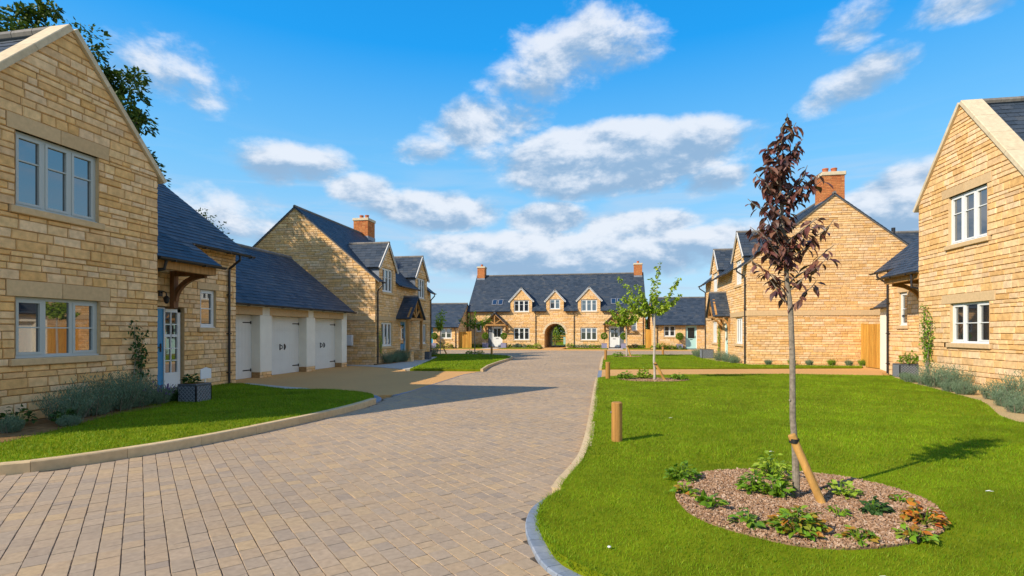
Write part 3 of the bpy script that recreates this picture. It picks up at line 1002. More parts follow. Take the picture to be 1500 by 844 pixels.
sheet('footway', [(-11.4, 47.8), (-9.9, 47.9), (-10.1, 51.95), (-11.3, 51.95)], .05, SLAB)
sheet('footway', [(.15, 48.0), (1.5, 48.0), (1.45, 51.95), (.25, 51.95)], .05, SLAB)
sheet('footway', [(7.0, 48.2), (9.0, 48.2), (8.1, 48.98), (6.9, 48.98)], .05, SLAB)

lawn_left = offset(KL, .10) + offset(KLend, .17) + [(-6.9, 12.62), (-8.1, 12.5), (-10.2, 13.6), (-10.65, 13.6), (-10.65, 9.6), (-8.7, 9.0), (-8.7, 8.2), (-8.4, 7.4), (-8.1, 6.6), (-7.9, 5.8), (-7.9, 5.2), (-9.2, 4.6), (-14, 4.4)]
sheet('lawn', lawn_left, .095, LAWN, skirt=.2)
bed_edge_R = [(9.95, 19.9), (9.2, 19.3), (8.95, 18.2), (8.62, 17.0), (8.42, 15.8), (8.2, 14.6), (8.0, 13.6), (7.85, 12.9), (7.55, 12.2), (7.1, 11.3), (6.75, 10.6), (6.6, 10.0), (6.75, 9.2), (7.3, 8.4), (8.2, 7.6), (9.4, 7.0)]
lawn_near = offset(ST, -.105) + offset(KR, -.075)[1:] + [(-.2, 17.5), (.3, 18.15), (2.6, 19.15), (6.2, 20.05), (9.2, 19.85), (9.95, 19.9)] + bed_edge_R[1:] + [(9.4, 2.45)]
MC = [(.60, 4.83), (.70, 5.35), (.92, 5.68), (1.25, 5.88), (1.63, 5.95), (2.05, 5.90), (2.4, 5.74), (2.62, 5.45), (2.70, 5.10), (2.63, 4.75), (2.48, 4.45), (2.25, 4.2), (1.92, 4.0), (1.55, 3.88), (1.25, 3.90), (.98, 4.05), (.77, 4.24), (.64, 4.5)]
MC = smoothline(MC + MC[:1], 3)[:-1]
sheet('lawn', lawn_near, .098, LAWN, skirt=.2)
lawn_far = [(-.18, 21.8), (-.17, 28), (-.1, 33.7), (.2, 34.8), (1.41, 35.8), (6.2, 36.4), (6.2, 26.2), (6.6, 25.75), (11.0, 25.5), (10.5, 24.4)]
sheet('lawn', lawn_far, .098, LAWN, skirt=.2)
lawn_two = [(-7.75, 20.3), (-4.85, 20.5)] + [(x - .08, y) for x, y in K3[1:]] + [(-9.5, 34.9), (-12.5, 34.6), (-12.5, 32.5), (-10.25, 32.3), (-10.0, 31.0), (-8.6, 24.5)]
sheet('lawn', lawn_two, .09, LAWN, skirt=.2)
lawn_bed_far = [(-30, 48.0), (-11.5, 48.2), (-11.5, 52), (-30, 52)]
for p in ([(-13.9, 48.9), (-11.5, 48.9), (-11.5, 52), (-13.9, 52)], [(-9.8, 49.0), (-6.3, 49.0), (-6.2, 52), (-9.8, 52)], [(-3.6, 49.0), (.1, 49.1), (.1, 52), (-3.6, 52)], [(1.55, 49.1), (3.9, 49.1), (3.9, 52), (1.55, 52)], [(4.0, 47.8), (6.9, 47.9), (6.9, 49), (4.0, 49)], [(-19, 47.4), (-14.0, 47.6), (-14.0, 49), (-19, 49)]):
    sheet('planting_bed', p, .07, LAWN)
sheet('back_meadow', [(-40, 60.5), (40, 60.5), (60, 140), (-60, 140)], .0, LAWN)

# beds
sheet('planting_bed', [(-14, 4.3), (-9.2, 4.55), (-7.85, 5.15), (-7.85, 5.85), (-8.05, 6.6), (-8.35, 7.4), (-8.6, 8.2), (-8.6, 9.05), (-9.1, 9.75), (-9.5, 10.4), (-10.6, 10.4), (-14, 10.4)], .10, SOIL)
sheet('planting_bed', bed_edge_R + [(12, 7), (12, 19.9)], .095, GRAVELBED)
sheet('planting_bed', [(-10.8, 23.6), (-10.5, 23.3), (-10.35, 24.5), (-10.55, 31.6), (-10.8, 31.6)], .06, SOIL)
sheet('planting_bed', [(6.4, 26.1), (6.25, 25.5), (11.0, 25.2), (11.0, 25.9)], .104, GRAVELBED)
sheet('planting_bed', [(6.5, 26.0), (6.1, 26.4), (5.5, 28.5), (5.3, 32), (5.6, 36.6), (6.5, 36.6)], .104, GRAVELBED)
sheet('mulch_bed', MC, .108, MULCH, skirt=.1)
MC2 = smoothline([(.35, 16.75), (.75, 17.2), (1.4, 17.35), (2.1, 17.25), (2.5, 16.9), (2.1, 16.4), (1.4, 16.15), (.75, 16.3), (.35, 16.75)], 3)[:-1]
sheet('mulch_bed', MC2, .106, MULCH, skirt=.1)
MC3 = smoothline([(.4, 32.6), (1.2, 33.3), (2.1, 32.7), (1.2, 31.9), (.4, 32.6)], 3)[:-1]
sheet('mulch_bed', MC3, .106, MULCH, skirt=.1)


def scatter(poly, n, r):
    P = np.array(poly); lo, hi = P.min(0), P.max(0)
    Q = r.uniform(lo, hi, (n, 2))
    return Q[inside(poly, Q)]


# bark chips, loose in the three round beds
def chips(polys, name):
    Vs, Fs = [], []
    k = 0
    for poly, z, cnt, sz in polys:
        P = scatter(poly, cnt, nr); n = len(P)
        a = nr.uniform(0, 2 * math.pi, n); l = nr.uniform(.35, 1, n) * sz; w = l * nr.uniform(.25, .6, n)
        t = nr.uniform(-.5, .5, n); t2 = nr.uniform(-.5, .5, n)
        dx = np.stack([np.cos(a), np.sin(a), t], 1) * l[:, None]; dy = np.stack([-np.sin(a), np.cos(a), t2], 1) * w[:, None]
        c0 = np.stack([P[:, 0], P[:, 1], np.full(n, z) + np.abs(t) * l + np.abs(t2) * w + nr.uniform(0, .012, n)], 1)
        th = np.array([0, 0, .004])
        top = [c0 - dx - dy, c0 + dx - dy * .7, c0 + dx * .9 + dy, c0 - dx * .8 + dy]
        V = np.stack([p - th for p in top] + [p + th for p in top], 1).reshape(-1, 3)
        q = np.array([(4, 5, 6, 7), (0, 1, 5, 4), (1, 2, 6, 5), (2, 3, 7, 6), (3, 0, 4, 7)])
        Fs.append((np.arange(n)[:, None, None] * 8 + q[None]).reshape(-1, 4) + k); Vs.append(V); k += len(V)
    return tag(np_mesh(name, np.concatenate(Vs), np.concatenate(Fs), CHIP), kind='stuff')


o = chips([(MC, .106, 30000, .0135), (MC2, .104, 4000, .02), (MC3, .104, 900, .035)], 'bark_chips')
o['label'] = 'brown bark chips covering the round planting beds'; o['category'] = 'bark chips'


# mown grass, blades thinning out with distance
def grass():
    Vs, Fs = [], []
    k = 0
    def add(poly, dens, hmin, hmax, w, ylo=-99, yhi=99, xhi=99):
        nonlocal k
        P = np.array(poly); area = float(np.prod(P.max(0) - P.min(0)))
        Q = scatter(poly, int(area * dens), nr)
        Q = Q[(Q[:, 1] >= ylo) & (Q[:, 1] < yhi) & (Q[:, 0] < xhi)]
        for mc in (MC, MC2, MC3):
            Q = Q[~inside(mc, Q)]
        n = len(Q)
        a = nr.uniform(0, 2 * math.pi, n); h = nr.uniform(hmin, hmax, n)
        lean = nr.normal(0, .45, (n, 2)) * h[:, None]
        ww = w * nr.uniform(.6, 1.3, n)
        d = np.stack([np.cos(a), np.sin(a)], 1) * ww[:, None]
        z = np.full(n, .092)
        b0 = np.column_stack([Q - d, z]); b1 = np.column_stack([Q + d, z]); t = np.column_stack([Q + lean, z + h])
        Vs.append(np.stack([b0, b1, t], 1).reshape(-1, 3)); Fs.append(np.arange(3 * n).reshape(-1, 3) + k); k += 3 * n
    add(lawn_near, 7500, .012, .034, .0026, 2.4, 6.2, 5.5)
    add(lawn_near, 2600, .02, .045, .004, 6.2, 10.5)
    add(lawn_near, 1000, .02, .045, .006, 10.5, 20.5)
    add(lawn_left, 1700, .02, .05, .0045, 4.2, 14)
    add(lawn_far, 330, .02, .05, .011)
    add(lawn_two, 330, .02, .05, .011)
    for line, dens, ext in ((offset(ST, -.115), 900, .03), (offset(KR, -.085), 700, .03), (offset(KL, .115), 420, .03)):
        L_ = np.array(line); seg = np.linalg.norm(np.diff(L_, axis=0), axis=1); cum = np.concatenate([[0], np.cumsum(seg)])
        n = int(cum[-1] * dens)
        t = nr.uniform(0, cum[-1], n)
        Q = np.column_stack([np.interp(t, cum, L_[:, 0]), np.interp(t, cum, L_[:, 1])]) + nr.normal(0, ext * .6, (n, 2))
        h = nr.uniform(.02, .05, n); a = nr.uniform(0, 2 * math.pi, n)
        d = np.column_stack([np.cos(a), np.sin(a)]) * (.003 * nr.uniform(.6, 1.5, n))[:, None]
        z = nr.uniform(.045, .095, n)
        t_ = np.column_stack([Q + nr.normal(0, .8, (n, 2)) * h[:, None], z + h])
        Vs.append(np.stack([np.column_stack([Q - d, z]), np.column_stack([Q + d, z]), t_], 1).reshape(-1, 3)); Fs.append(np.arange(3 * n).reshape(-1, 3) + k); k += 3 * n
    return tag(np_mesh('grass', np.concatenate(Vs), np.concatenate(Fs), GRASS), 'mown green grass of the lawns', 'grass', kind='stuff')


grass()

# ------------------------------------------------------------------ houses
def coping(house, fr, segs, d0=-.36, d1=.06, th=.10):
    b = B()
    for (a0, z0), (a1, z1) in segs:
        p, q = Vector((a0, z0)), Vector((a1, z1))
        d = (q - p); L = d.length; d.normalize()
        nn = Vector((-d.y, d.x))
        if nn.y < 0: nn = -nn
        k = max(1, round(L / .85))
        for i in range(k):
            s, e = p + d * (L * i / k + .003), p + d * (L * (i + 1) / k - .003)
            c = .012
            r0 = [fr.p(s.x, d1, s.y), fr.p(s.x + nn.x * (th - c), d1, s.y + nn.y * (th - c)), fr.p(s.x + nn.x * th, d1 - c, s.y + nn.y * th), fr.p(s.x + nn.x * th, d0, s.y + nn.y * th), fr.p(s.x, d0, s.y)]
            r1 = [fr.p(e.x, d1, e.y), fr.p(e.x + nn.x * (th - c), d1, e.y + nn.y * (th - c)), fr.p(e.x + nn.x * th, d1 - c, e.y + nn.y * th), fr.p(e.x + nn.x * th, d0, e.y + nn.y * th), fr.p(e.x, d0, e.y)]
            b.faces(r0 + r1, [(0, 1, 2, 3, 4), (5, 6, 7, 8, 9)] + [(t, (t + 1) % 5, 5 + (t + 1) % 5, 5 + t) for t in range(5)])
    return b.build('coping', COPING, house)


def wall_lamp(house, fr, a, d, z):
    b = B()
    fr.box(b, a - .05, a + .05, 0, .03, z - .06, z + .08)
    b.tube([fr.p(a, .02, z + .02), fr.p(a, .1, z + .06), fr.p(a, .17, z + .03), fr.p(a, .18, z - .05)], .013, 8)
    b.tube([fr.p(a, .18, z - .05), fr.p(a, .18, z - .1), fr.p(a, .18, z - .2), fr.p(a, .18, z - .24)], [.025, .07, .05, .02], 8)
    return b.build('wall_lamp', BLACK, house)


SMATS = [STONE, MORTAR, DRESSED]

# ---- the house at the left edge
HA = thing('stone_house', 'honey stone house with coped gable and bright blue door, left of the garages', 'house', (-10.5, 9.5, 0))
fr = Fr('x', -9.3, 1)
rg = random.Random(21)
AP, SL = (7.9, 6.88), 1.108
def spA(z): return (max(5.0, AP[0] - (AP[1] - z) / SL), min(9.75, AP[0] + (AP[1] - z) / SL))
uw, lw = (7.0, 8.42, 3.58, 4.80), (7.0, 8.45, 1.13, 2.13)
wb = B()
masonry(wb, fr, spA, 0, AP[1] - .02, [op(*uw), op(*lw), op(6.87, 8.63, 4.80, 5.05, False), op(6.87, 8.65, 2.13, 2.39, False),
                                      op(6.9, 8.52, 3.46, 3.58, False), op(6.91, 8.55, 1.01, 1.13, False)], rg)
fw = Fr('x', -10.6, 1)
dr = (10.36, 11.29, .16, 2.13)
ww = (12.47, 13.04, 1.68, 2.70)
masonry(wb, fw, lambda z: (9.6, 13.85), 0, 3.95, [op(10.3, 11.92, -.1, 2.18), op(*ww), op(12.37, 13.14, 1.56, 1.68, False), op(12.37, 13.14, 2.70, 2.88, False)], rg)
masonry(wb, Fr('y', 9.75, 1), lambda z: (-10.7, -9.3), 0, 4.8, [], rg)
fe = Fr('y', 13.85, 1)
masonry(wb, fe, lambda z: (-14.6 if z < 3.9 else -14.6, -10.6 if z < 3.95 else -10.6 - (z - 3.95) / .757), 0, 6.8, [], rg)
wb.build('wall', SMATS, HA)
cb = B()
prism(cb, 'x', [(5.13, 0), (9.62, 0), (9.62, 4.8), (7.9, 6.76), (5.13, 3.7)], -9.46, -15)
prism(cb, 'y', [(-15, 0), (-10.78, 0), (-10.78, 3.75), (-14.6, 6.65), (-15, 6.65)], 9.7, 13.7)
cb.build('inner_wall', MORTAR, HA)
coping(HA, fr, [((9.86, AP[1] - SL * 1.96 + .0), (AP[0], AP[1])), ((4.95, AP[1] - SL * 2.95), (AP[0], AP[1]))])
window(HA, fr, *uw, 3, GREYFR, bar=(.36,))
window(HA, fr, *lw, 3, GREYFR, bar=(.5,))
lintel(HA, fr, 6.87, 8.63, 4.80, 5.05, cut=7.72); lintel(HA, fr, 6.87, 8.65, 2.13, 2.39, cut=7.75)
window(HA, fw, *ww, 1, WHITE, bar=(.5,)); lintel(HA, fw, 12.37, 13.14, 2.70, 2.88)
door(HA, fw, *dr, BLUE, glazed=None, handle_side=1, frame=WHITE, d=-.03, fw_=.02)
b = B(); a0, a1 = 11.32, 11.88
fw.box(b, a0, a1, -.15, -.08, .16, .55); fw.box(b, a0, a0 + .09, -.15, -.08, .55, 2.13); fw.box(b, a1 - .09, a1, -.15, -.08, .55, 2.13); fw.box(b, a0, a1, -.15, -.08, 2.05, 2.13)
for i in range(1, 5): fw.box(b, a0 + .09, a1 - .09, -.125, -.09, .55 + i * .3 - .012, .55 + i * .3 + (.012 if i != 3 else .05))
fw.box(b, (a0 + a1) / 2 - .012, (a0 + a1) / 2 + .012, -.125, -.09, .55, 2.05)
sl = b.build('side_light', WHITE, HA)
b = B(); fw.box(b, a0 + .05, a1 - .05, -.13, -.115, .5, 2.1); b.build('glass', GLASS, sl)
b = B(); fw.box(b, 10.2, 11.95, -.2, .35, 0, .14, 0, .01); b.build('door_step', SLAB, HA)
wall_lamp(HA, fw, 11.17, 0, 2.48)
rb = B()
slope(rb, fw, 8.4, 14.05, .34, 3.80, 7.0, .757, rg)
# the two slopes of the gable block
slope(rb, Fr('y', 9.75, 1), -15, -9.62, .05, AP[1] - SL * 1.9 - .05, AP[1] - .02, SL, rg, span=lambda s: (-15, -9.62))
slope(rb, Fr('y', 5.0, -1), -15, -9.62, .05, AP[1] - SL * 2.95 - .05, AP[1] - .02, SL, rg, span=lambda s: (-15, -9.62))
rf = rb.build('roof', SLATE, HA)
ridge(rf, (-9.6, 7.9, AP[1] + .05), (-15, 7.9, AP[1] + .05))
gutter(HA, fw, 11.75, 14.1, .40, 3.77)
downpipe(HA, fw, 13.5, .40, 3.72, .05)
cr = B()
slope(cr, fw, 9.78, 11.75, 1.22, 3.18, 4.32, .70, rg, ex=.17)
cr.build('canopy_roof', SLATE, HA)
gutter(HA, fw, 9.8, 11.8, 1.27, 3.16, 'canopy_gutter')
b = B()
fw.box(b, 9.78, 11.62, 1.02, 1.16, 2.94, 3.13)
b.build('canopy_beam', TIMBER, HA)
b = B()
fw.box(b, 11.46, 11.6, 0.0, .12, 2.15, 3.05); b.build('canopy_post', OAKDARK, HA)
b = B()
b.bar(fw.p(11.53, 0.0, 3.0), fw.p(11.53, 1.04, 3.0), .12, .13)
prev = None
for i in range(8):
    t = i / 7 * math.pi / 2
    q = fw.p(11.53, .1 + .85 * (1 - math.cos(t)), 2.32 + .62 * math.sin(t))
    if prev: b.bar(prev, q, .09, .11)
    prev = q
b.build('canopy_brace', OAKDARK, HA)
b = B(); b.tube([fw.p(10.02, 1.25, 3.1), fw.p(10.02, 1.2, 2.92), fw.p(9.85, .9, 2.84), fw.p(9.82, .75, 2.80)], .034, 10); b.build('downpipe', GUTTER, HA)

# ---- its garage
GA = thing('garage_block', 'row of three white garage doors between rendered piers under a slate roof', 'garage', (-13, 18, 0))
fg = Fr('x', -11.5, 1)
Y0, Y1 = 13.9, 22.32
pi = [(13.5, 14.0), (16.22, 16.86), (19.05, 19.68), (21.86, 22.32)]
for a0, a1 in pi:
    b = B(); fg.box(b, a0, a1, -.42, 0, .2, 2.13, 0, .012)
    b.build('render_pier', RENDER, GA)
for a0, a1 in pi:
    b = B()
    masonry(b, fg, lambda z, p=a0, q=a1: (p, q), 0, .205, [], rg, ch=(.09, .11), ln=(.2, .4))
    masonry(b, Fr('y', a1, 1), lambda z: (-11.9, -11.5), 0, .205, [], rg, ch=(.09, .11), ln=(.2, .4))
    fg.box(b, a0 + .02, a1 - .02, -.42, -.02, 0, .2, 1)
    b.build('pier_base', SMATS, GA)
b = B()
fg.box(b, 13.5, 22.32, -.42, .0, 2.4, 2.5, 0)
for a0, a1 in pi: fg.box(b, a0 + .003, a1 - .003, -.42, -.004, 2.132, 2.398, 0)
b.build('wall', RENDER, GA)
for (p0, p1), (q0, q1) in zip(pi, pi[1:]):
    b = B()
    mid = (p1 + q0) / 2
    fg.box(b, p1 - .12, mid - .002, -.4, .008, 2.135, 2.395, 0, .006); fg.box(b, mid + .002, q0 + .12, -.4, .008, 2.135, 2.395, 0, .006)
    b.build('lintel', DRESSED, GA)
    b = B()
    H = [0.015, .55, 1.08, 1.62, 2.132]
    for i in range(4):
        x = p1
        k = 14
        for t in range(k):
            xa = p1 + (q0 - p1) * t / k; xb = p1 + (q0 - p1) * (t + 1) / k
            fg.box(b, xa + .0015, xb - .0015, -.38, -.332, H[i] + .008, H[i + 1] - .008)
    fg.box(b, p1, q0, -.40, -.348, 0, 2.13)
    dd = b.build('garage_door', GDOOR, GA)
    for zz in (.28, 1.88):
        for a, s in ((p1 + .02, 1), (q0 - .02, -1)):
            b = B()
            fg.box(b, a, a + s * .42, -.332, -.322, zz - .018, zz + .018)
            fg.box(b, a, a + s * .05, -.332, -.318, zz - .05, zz + .05)
            b.build('hinge', BLACK, dd)
    for s in (-1, 1):
        b = B()
        fg.box(b, mid + s * .14 - .025, mid + s * .14 + .025, -.332, -.32, .9, 1.12)
        b.tube([fg.p(mid + s * .14, -.32, .93), fg.p(mid + s * .10, -.26, .97), fg.p(mid + s * .10, -.26, 1.05), fg.p(mid + s * .14, -.32, 1.09)], .014, 6)
        b.build('handle', BLACK, dd)
b = B()
prism(b, 'y', [(-17.3, 0), (-11.95, 0), (-11.95, 2.4), (-14.5, 4.75), (-17.3, 2.4)], 13.9, 22.2)
b.build('inner_wall', RENDER, GA)
b = B()
slope(b, fg, 13.7, 22.5, .28, 2.47, 5.0, .80, rg)
slope(b, Fr('x', -17.4, -1), 13.7, 22.5, .28, 2.47, 5.0, .80, rg)
rf = b.build('roof', SLATE, GA)
ridge(rf, (-14.38, 13.7, 5.03), (-14.38, 22.5, 5.03))
gutter(GA, fg, 13.9, 22.55, .33, 2.46)
downpipe(GA, Fr('y', 22.32, 1), -11.75, -.02, 2.42, .05, d=.05)


# ---- two storey houses with dormers: one builder for the pair either side of the road
def dormer_house(label, loc, xf, out, y0, y1, half, z_eave, pitch, d_e, dorm, gw, dr, porch_, rg, wmat, dmat, glazed, posts, chim, gable_wall_x, wz, pipe_y, band, band_h):
    """xf front plane, out its direction; half the half width of the gable, ridge at xf - out*half"""
    H = thing('stone_house', label, 'house', loc)
    ff = Fr('x', xf, out)
    fgb = Fr('y', y0, -1)
    xr = xf - out * half
    zr = z_eave + pitch * half
    lo, hi = sorted((xf, xf - out * 2 * half))
    def spg(z):
        if z <= z_eave: return (lo, hi)
        t = (zr - z) / (zr - z_eave); return (xr - half * t, xr + half * t)
    wb = B()
    masonry(wb, fgb, spg, 0, zr - .03, [op(lo - .1, hi + .1, band, band + band_h, False)], rg, ch=(.075, .145), ln=(.2, .55), joint=.012, breaks=(z_eave,))
    ops = []
    for w in gw: ops += [op(*w), op(w[0] - .1, w[1] + .1, w[2] - .12, w[2], False)]
    ops.append(op(dr[0] - .05, dr[1] + .05, -.1, dr[3] + .05))
    dops = []
    for c, hw, ze, za, w in dorm: dops.append(op(*w))
    masonry(wb, ff, lambda z: (y0, y1), 0, z_eave + .02, ops + dops + [op(y0 - .1, y1 + .1, band, band + band_h, False)], rg, ch=(.075, .145), ln=(.2, .55), joint=.012)
    for (c, hw, ze, za, w), o_ in zip(dorm, dops): dormer_front(wb, ff, c, hw, z_eave + .02, ze, za, o_, rg)
    wb.build('wall', SMATS, H)
    b = B()
    fgb.box(b, lo + .001, hi - .001, -.1, .03, band, band + band_h, 0, .008)
    ff.box(b, y0 + .001, y1, -.1, .03, band, band + band_h, 0, .008)
    b.build('string_course', DRESSED, H)
    b = B()
    prism(b, 'y', [(lo + .18, 0), (hi - .18, 0), (hi - .18, z_eave - .15), (xr, zr - .3), (lo + .18, z_eave - .15)], y0 + .16, y1 - .02)
    b.build('inner_wall', MORTAR, H)
    b = B()
    ze = z_eave - pitch * d_e + .03
    eave_slope(b, ff, y0 - .06, y1 + .08, [(c_ - hw_ - .0, c_ + hw_ + .0) for c_, hw_, *_ in dorm], d_e, ze, zr + .03, pitch, rg)
    slope(b, Fr('x', xf - out * 2 * half, -out), y0 - .06, y1 + .08, d_e, ze, zr + .03, pitch, rg)
    rf = b.build('roof', SLATE, H)
    ridge(rf, (xr, y0 - .05, zr + .06), (xr, y1 + .05, zr + .06), .08)
    vb = B()
    for s in (-1, 1):
        vb.bar((xr + s * (half + d_e - .04), y0 - .03, ze - .035), (xr, y0 - .03, zr - .035), .05, .05)
    vb.build('verge', RIDGE, rf)
    for w in gw: window(H, ff, *w, 3, wmat, bar=())
    for c, hw, zee, za, w in dorm:
        window(H, ff, *w, 3, wmat, bar=(.38,))
        dormer(H, wb, ff, c, hw, z_eave, zee, za, z_eave + .03, pitch, rg, wmat)
    door(H, ff, *dr, dmat, glazed=glazed)
    c, hw, D, ze_, za_ = porch_
    porch(H, ff, c, hw, D, ze_, za_, rg, posts=posts)
    # gutter in runs between the dormers
    runs = [y0 - .05]
    for c_, hw_, *_ in dorm: runs += [c_ - hw_ - .02, c_ + hw_ + .02]
    runs.append(y1 + .08)
    for a, c_ in zip(runs[::2], runs[1::2]):
        if c_ - a > .15: gutter(H, ff, a, c_, d_e + .05, ze - .02)
    for py in pipe_y: downpipe(H, ff, py, d_e + .05, ze - .06, .05)
    return H


H2 = dormer_house('two-storey stone house beyond the three garage doors, porch standing on posts', (-13, 27, 0),
                  -10.76, 1, 23.7, 31.8, 4.17, 4.15, .84, .24,
                  [(25.15, 1.0, 4.82, 5.98, (24.5, 25.8, 3.55, 4.74)), (30.1, 1.0, 4.82, 5.98, (29.45, 30.75, 3.55, 4.74))],
                  [(24.38, 25.73, .86, 2.05), (29.75, 30.95, .86, 2.05)], (26.85, 27.65, .15, 2.12), (27.3, 1.1, .72, 2.25, 3.38), random.Random(5),
                  WHITE, BLUE, (.4, .92), .55, None, None, None, (23.86, 31.65), 2.13, .20)
chimney(H2, -14.93, 31.25, .95, 1.0, 7.15, 8.62, rg, 2)
f2 = Fr('x', -10.76, 1)
for a in (26.45, 28.15):
    b = B()
    masonry(b, Fr('x', -9.95, 1), lambda z, a=a: (a - .2, a + .2), 0, .55, [], rg)
    masonry(b, Fr('y', a - .2, -1), lambda z: (-10.76, -9.95), 0, .55, [], rg)
    b.box(-10.74, -9.97, a - .18, a + .18, 0, .55, 1)
    b.box(-10.76, -9.91, a - .23, a + .23, .551, .60, 2)
    b.build('porch_wall', SMATS, H2)
b = B(); fgb = Fr('y', 23.7, -1)
fgb.box(b, -12.28, -11.88, .0, .16, .92, 1.42, 0, .015)
m_ = b.build('meter_box', PLASTIC, H2)

HR2 = dormer_house('two-storey stone house behind the purple-leaved tree, brick chimney on its broad gable', (10, 31, 0),
                   6.33, -1, 25.8, 36.1, 3.65, 4.80, .80, .36,
                   [(27.45, 1.0, 5.25, 6.38, (26.85, 28.05, 3.86, 5.06)), (33.1, 1.0, 5.25, 6.38, (32.45, 33.75, 3.86, 5.06))],
                   [(26.65, 28.0, 1.0, 2.26), (32.6, 33.9, .95, 2.2)], (29.75, 30.6, .15, 2.15), (30.15, 1.05, .75, 2.38, 3.6), random.Random(6),
                   WHITE, MINT, (.5, .92), None, None, None, None, (25.98, 35.9), 2.30, .24)
chimney(HR2, 9.98, 26.3, .92, .85, 7.28, 8.72, rg, 2, lead_h=.12)

# ---- house at the right edge
HB = thing('stone_house', 'sunlit stone house with wide gable coping and a climber beside its lower window', 'house', (11, 16, 0))
fr = Fr('x', 9.0, -1)
rg = random.Random(33)
BP, SB = (15.5, 7.43), 1.146
def spB(z): return (max(9.5, BP[0] - (BP[1] - z) / SB), min(17.42, BP[0] + (BP[1] - z) / SB))
uw, lw = (14.57, 16.04, 3.86, 5.14), (14.50, 15.98, 1.27, 2.31)
wb = B()
masonry(wb, fr, spB, 0, BP[1] - .02, [op(*uw), op(*lw), op(14.42, 16.33, 5.14, 5.38, False), op(14.3, 16.33, 2.31, 2.55, False),
                                      op(14.42, 16.2, 3.74, 3.86, False), op(14.38, 16.25, 1.15, 1.27, False)], rg)
fw = Fr('x', 10.2, -1)
ww = (20.42, 20.95, 1.79, 2.95)
masonry(wb, fw, lambda z: (17.3, 21.77), 0, 3.98, [op(*ww), op(17.95, 19.0, -.1, 2.2), op(20.32, 21.05, 1.67, 1.79, False), op(20.32, 21.05, 2.95, 3.12, False)], rg)
masonry(wb, Fr('y', 17.42, 1), lambda z: (9.0, 10.3), 0, 5.2, [], rg)
masonry(wb, Fr('y', 21.77, 1), lambda z: (10.2 if z < 3.98 else 10.2 + (z - 3.98) / .86, 14.5), 0, 7.0, [], rg)
wb.build('wall', SMATS, HB)
cb = B()
prism(cb, 'x', [(8, 0), (17.28, 0), (17.28, 5.2), (15.5, 7.28), (11.5, 2.6), (8, 2.6)], 9.17, 15.5)
prism(cb, 'y', [(15.5, 0), (10.38, 0), (10.38, 3.75), (14.0, 6.85), (15.5, 6.85)], 17.2, 21.6)
cb.build('inner_wall', MORTAR, HB)
coping(HB, fr, [((17.55, BP[1] - SB * 2.05), BP), ((11.3, BP[1] - SB * 4.2), BP)], d0=-.42)
window(HB, fr, *uw, 3, WHITE, bar=(.36,)); window(HB, fr, *lw, 3, WHITE, bar=(.5,))
lintel(HB, fr, 14.42, 16.33, 5.14, 5.38, cut=15.4); lintel(HB, fr, 14.3, 16.33, 2.31, 2.55)
window(HB, fw, *ww, 1, WHITE, bar=(.5,)); lintel(HB, fw, 20.32, 21.05, 2.95, 3.12)
door(HB, fw, 18.0, 18.95, .15, 2.15, WHITE)
rb = B()
slope(rb, fw, 16.4, 21.97, .34, 3.78, 7.1, .86, rg)
slope(rb, Fr('y', 17.42, 1), 9.35, 15.5, .05, BP[1] - SB * 1.97 - .05, BP[1] - .02, SB, rg)
slope(rb, Fr('y', 11.5, -1), 9.35, 15.5, .05, BP[1] - SB * 4.05 - .05, BP[1] - .02, SB, rg)
rf = rb.build('roof', SLATE, HB)
ridge(rf, (9.42, 15.5, BP[1] + .04), (15.5, 15.5, BP[1] + .04))
gutter(HB, fw, 19.5, 22.1, .40, 3.75)
downpipe(HB, fw, 21.6, .40, 3.70, .05)
cr = B()
slope(cr, fw, 17.45, 19.6, 1.22, 3.36, 4.40, .72, rg, ex=.17)
cr.build('canopy_roof', SLATE, HB)
gutter(HB, fw, 17.5, 19.65, 1.27, 3.34, 'canopy_gutter')
b = B(); fw.box(b, 17.45, 19.5, 1.0, 1.14, 3.13, 3.31); b.build('canopy_beam', TIMBER, HB)
b = B(); fw.box(b, 19.3, 19.44, 0, .13, 2.2, 3.2); b.build('canopy_post', OAKDARK, HB)
b = B(); b.bar(fw.p(19.37, 0, 3.2), fw.p(19.37, 1.04, 3.2), .12, .13)
prev = None
for i in range(8):
    t = i / 7 * math.pi / 2
    q = fw.p(19.37, .1 + .85 * (1 - math.cos(t)), 2.45 + .66 * math.sin(t))
    if prev: b.bar(prev, q, .09, .12)
    prev = q
b.build('canopy_brace', TIMBER, HB)
b = B(); b.tube([fw.p(17.7, 1.25, 3.28), fw.p(17.7, 1.24, 2.9), fw.p(17.6, .9, 2.8)], .034, 10); b.build('downpipe', GUTTER, HB)

# ---- its white garage and the dark roof beyond
GB = thing('garage_block', 'white rendered garage end showing as a thin strip beside the timber gate', 'garage', (12, 23, 0))
fx = Fr('x', 11.0, -1)
b = B()
prism(b, 'y', [(11.3, 0), (15.6, 0), (15.6, 2.6), (13.3, 4.3), (11.3, 2.6)], 21.85, 23.96)
fx.box(b, 21.82, 22.0, -.4, 0, 0, 2.6); fx.box(b, 23.45, 24.0, -.4, 0, 0, 2.6); fx.box(b, 22.0, 23.45, -.4, -.004, 2.13, 2.598)
b.build('wall', RENDER, GB)
b = B()
for t in range(10):
    a = 22.0 + 1.45 * t / 10
    fx.box(b, a + .002, a + .143, -.3, -.25, .02, 2.12)
fx.box(b, 22.0, 23.45, -.299, -.26, 0, 2.13)
b.build('garage_door', GDOOR, GB)
b = B()
slope(b, fx, 21.8, 24.12, .2, 2.55, 4.5, .79, rg); slope(b, Fr('x', 15.6, 1), 21.8, 24.12, .2, 2.55, 4.5, .79, rg)
b.build('roof', SLATE, GB)
gutter(GB, fx, 21.95, 24.15, .25, 2.54)
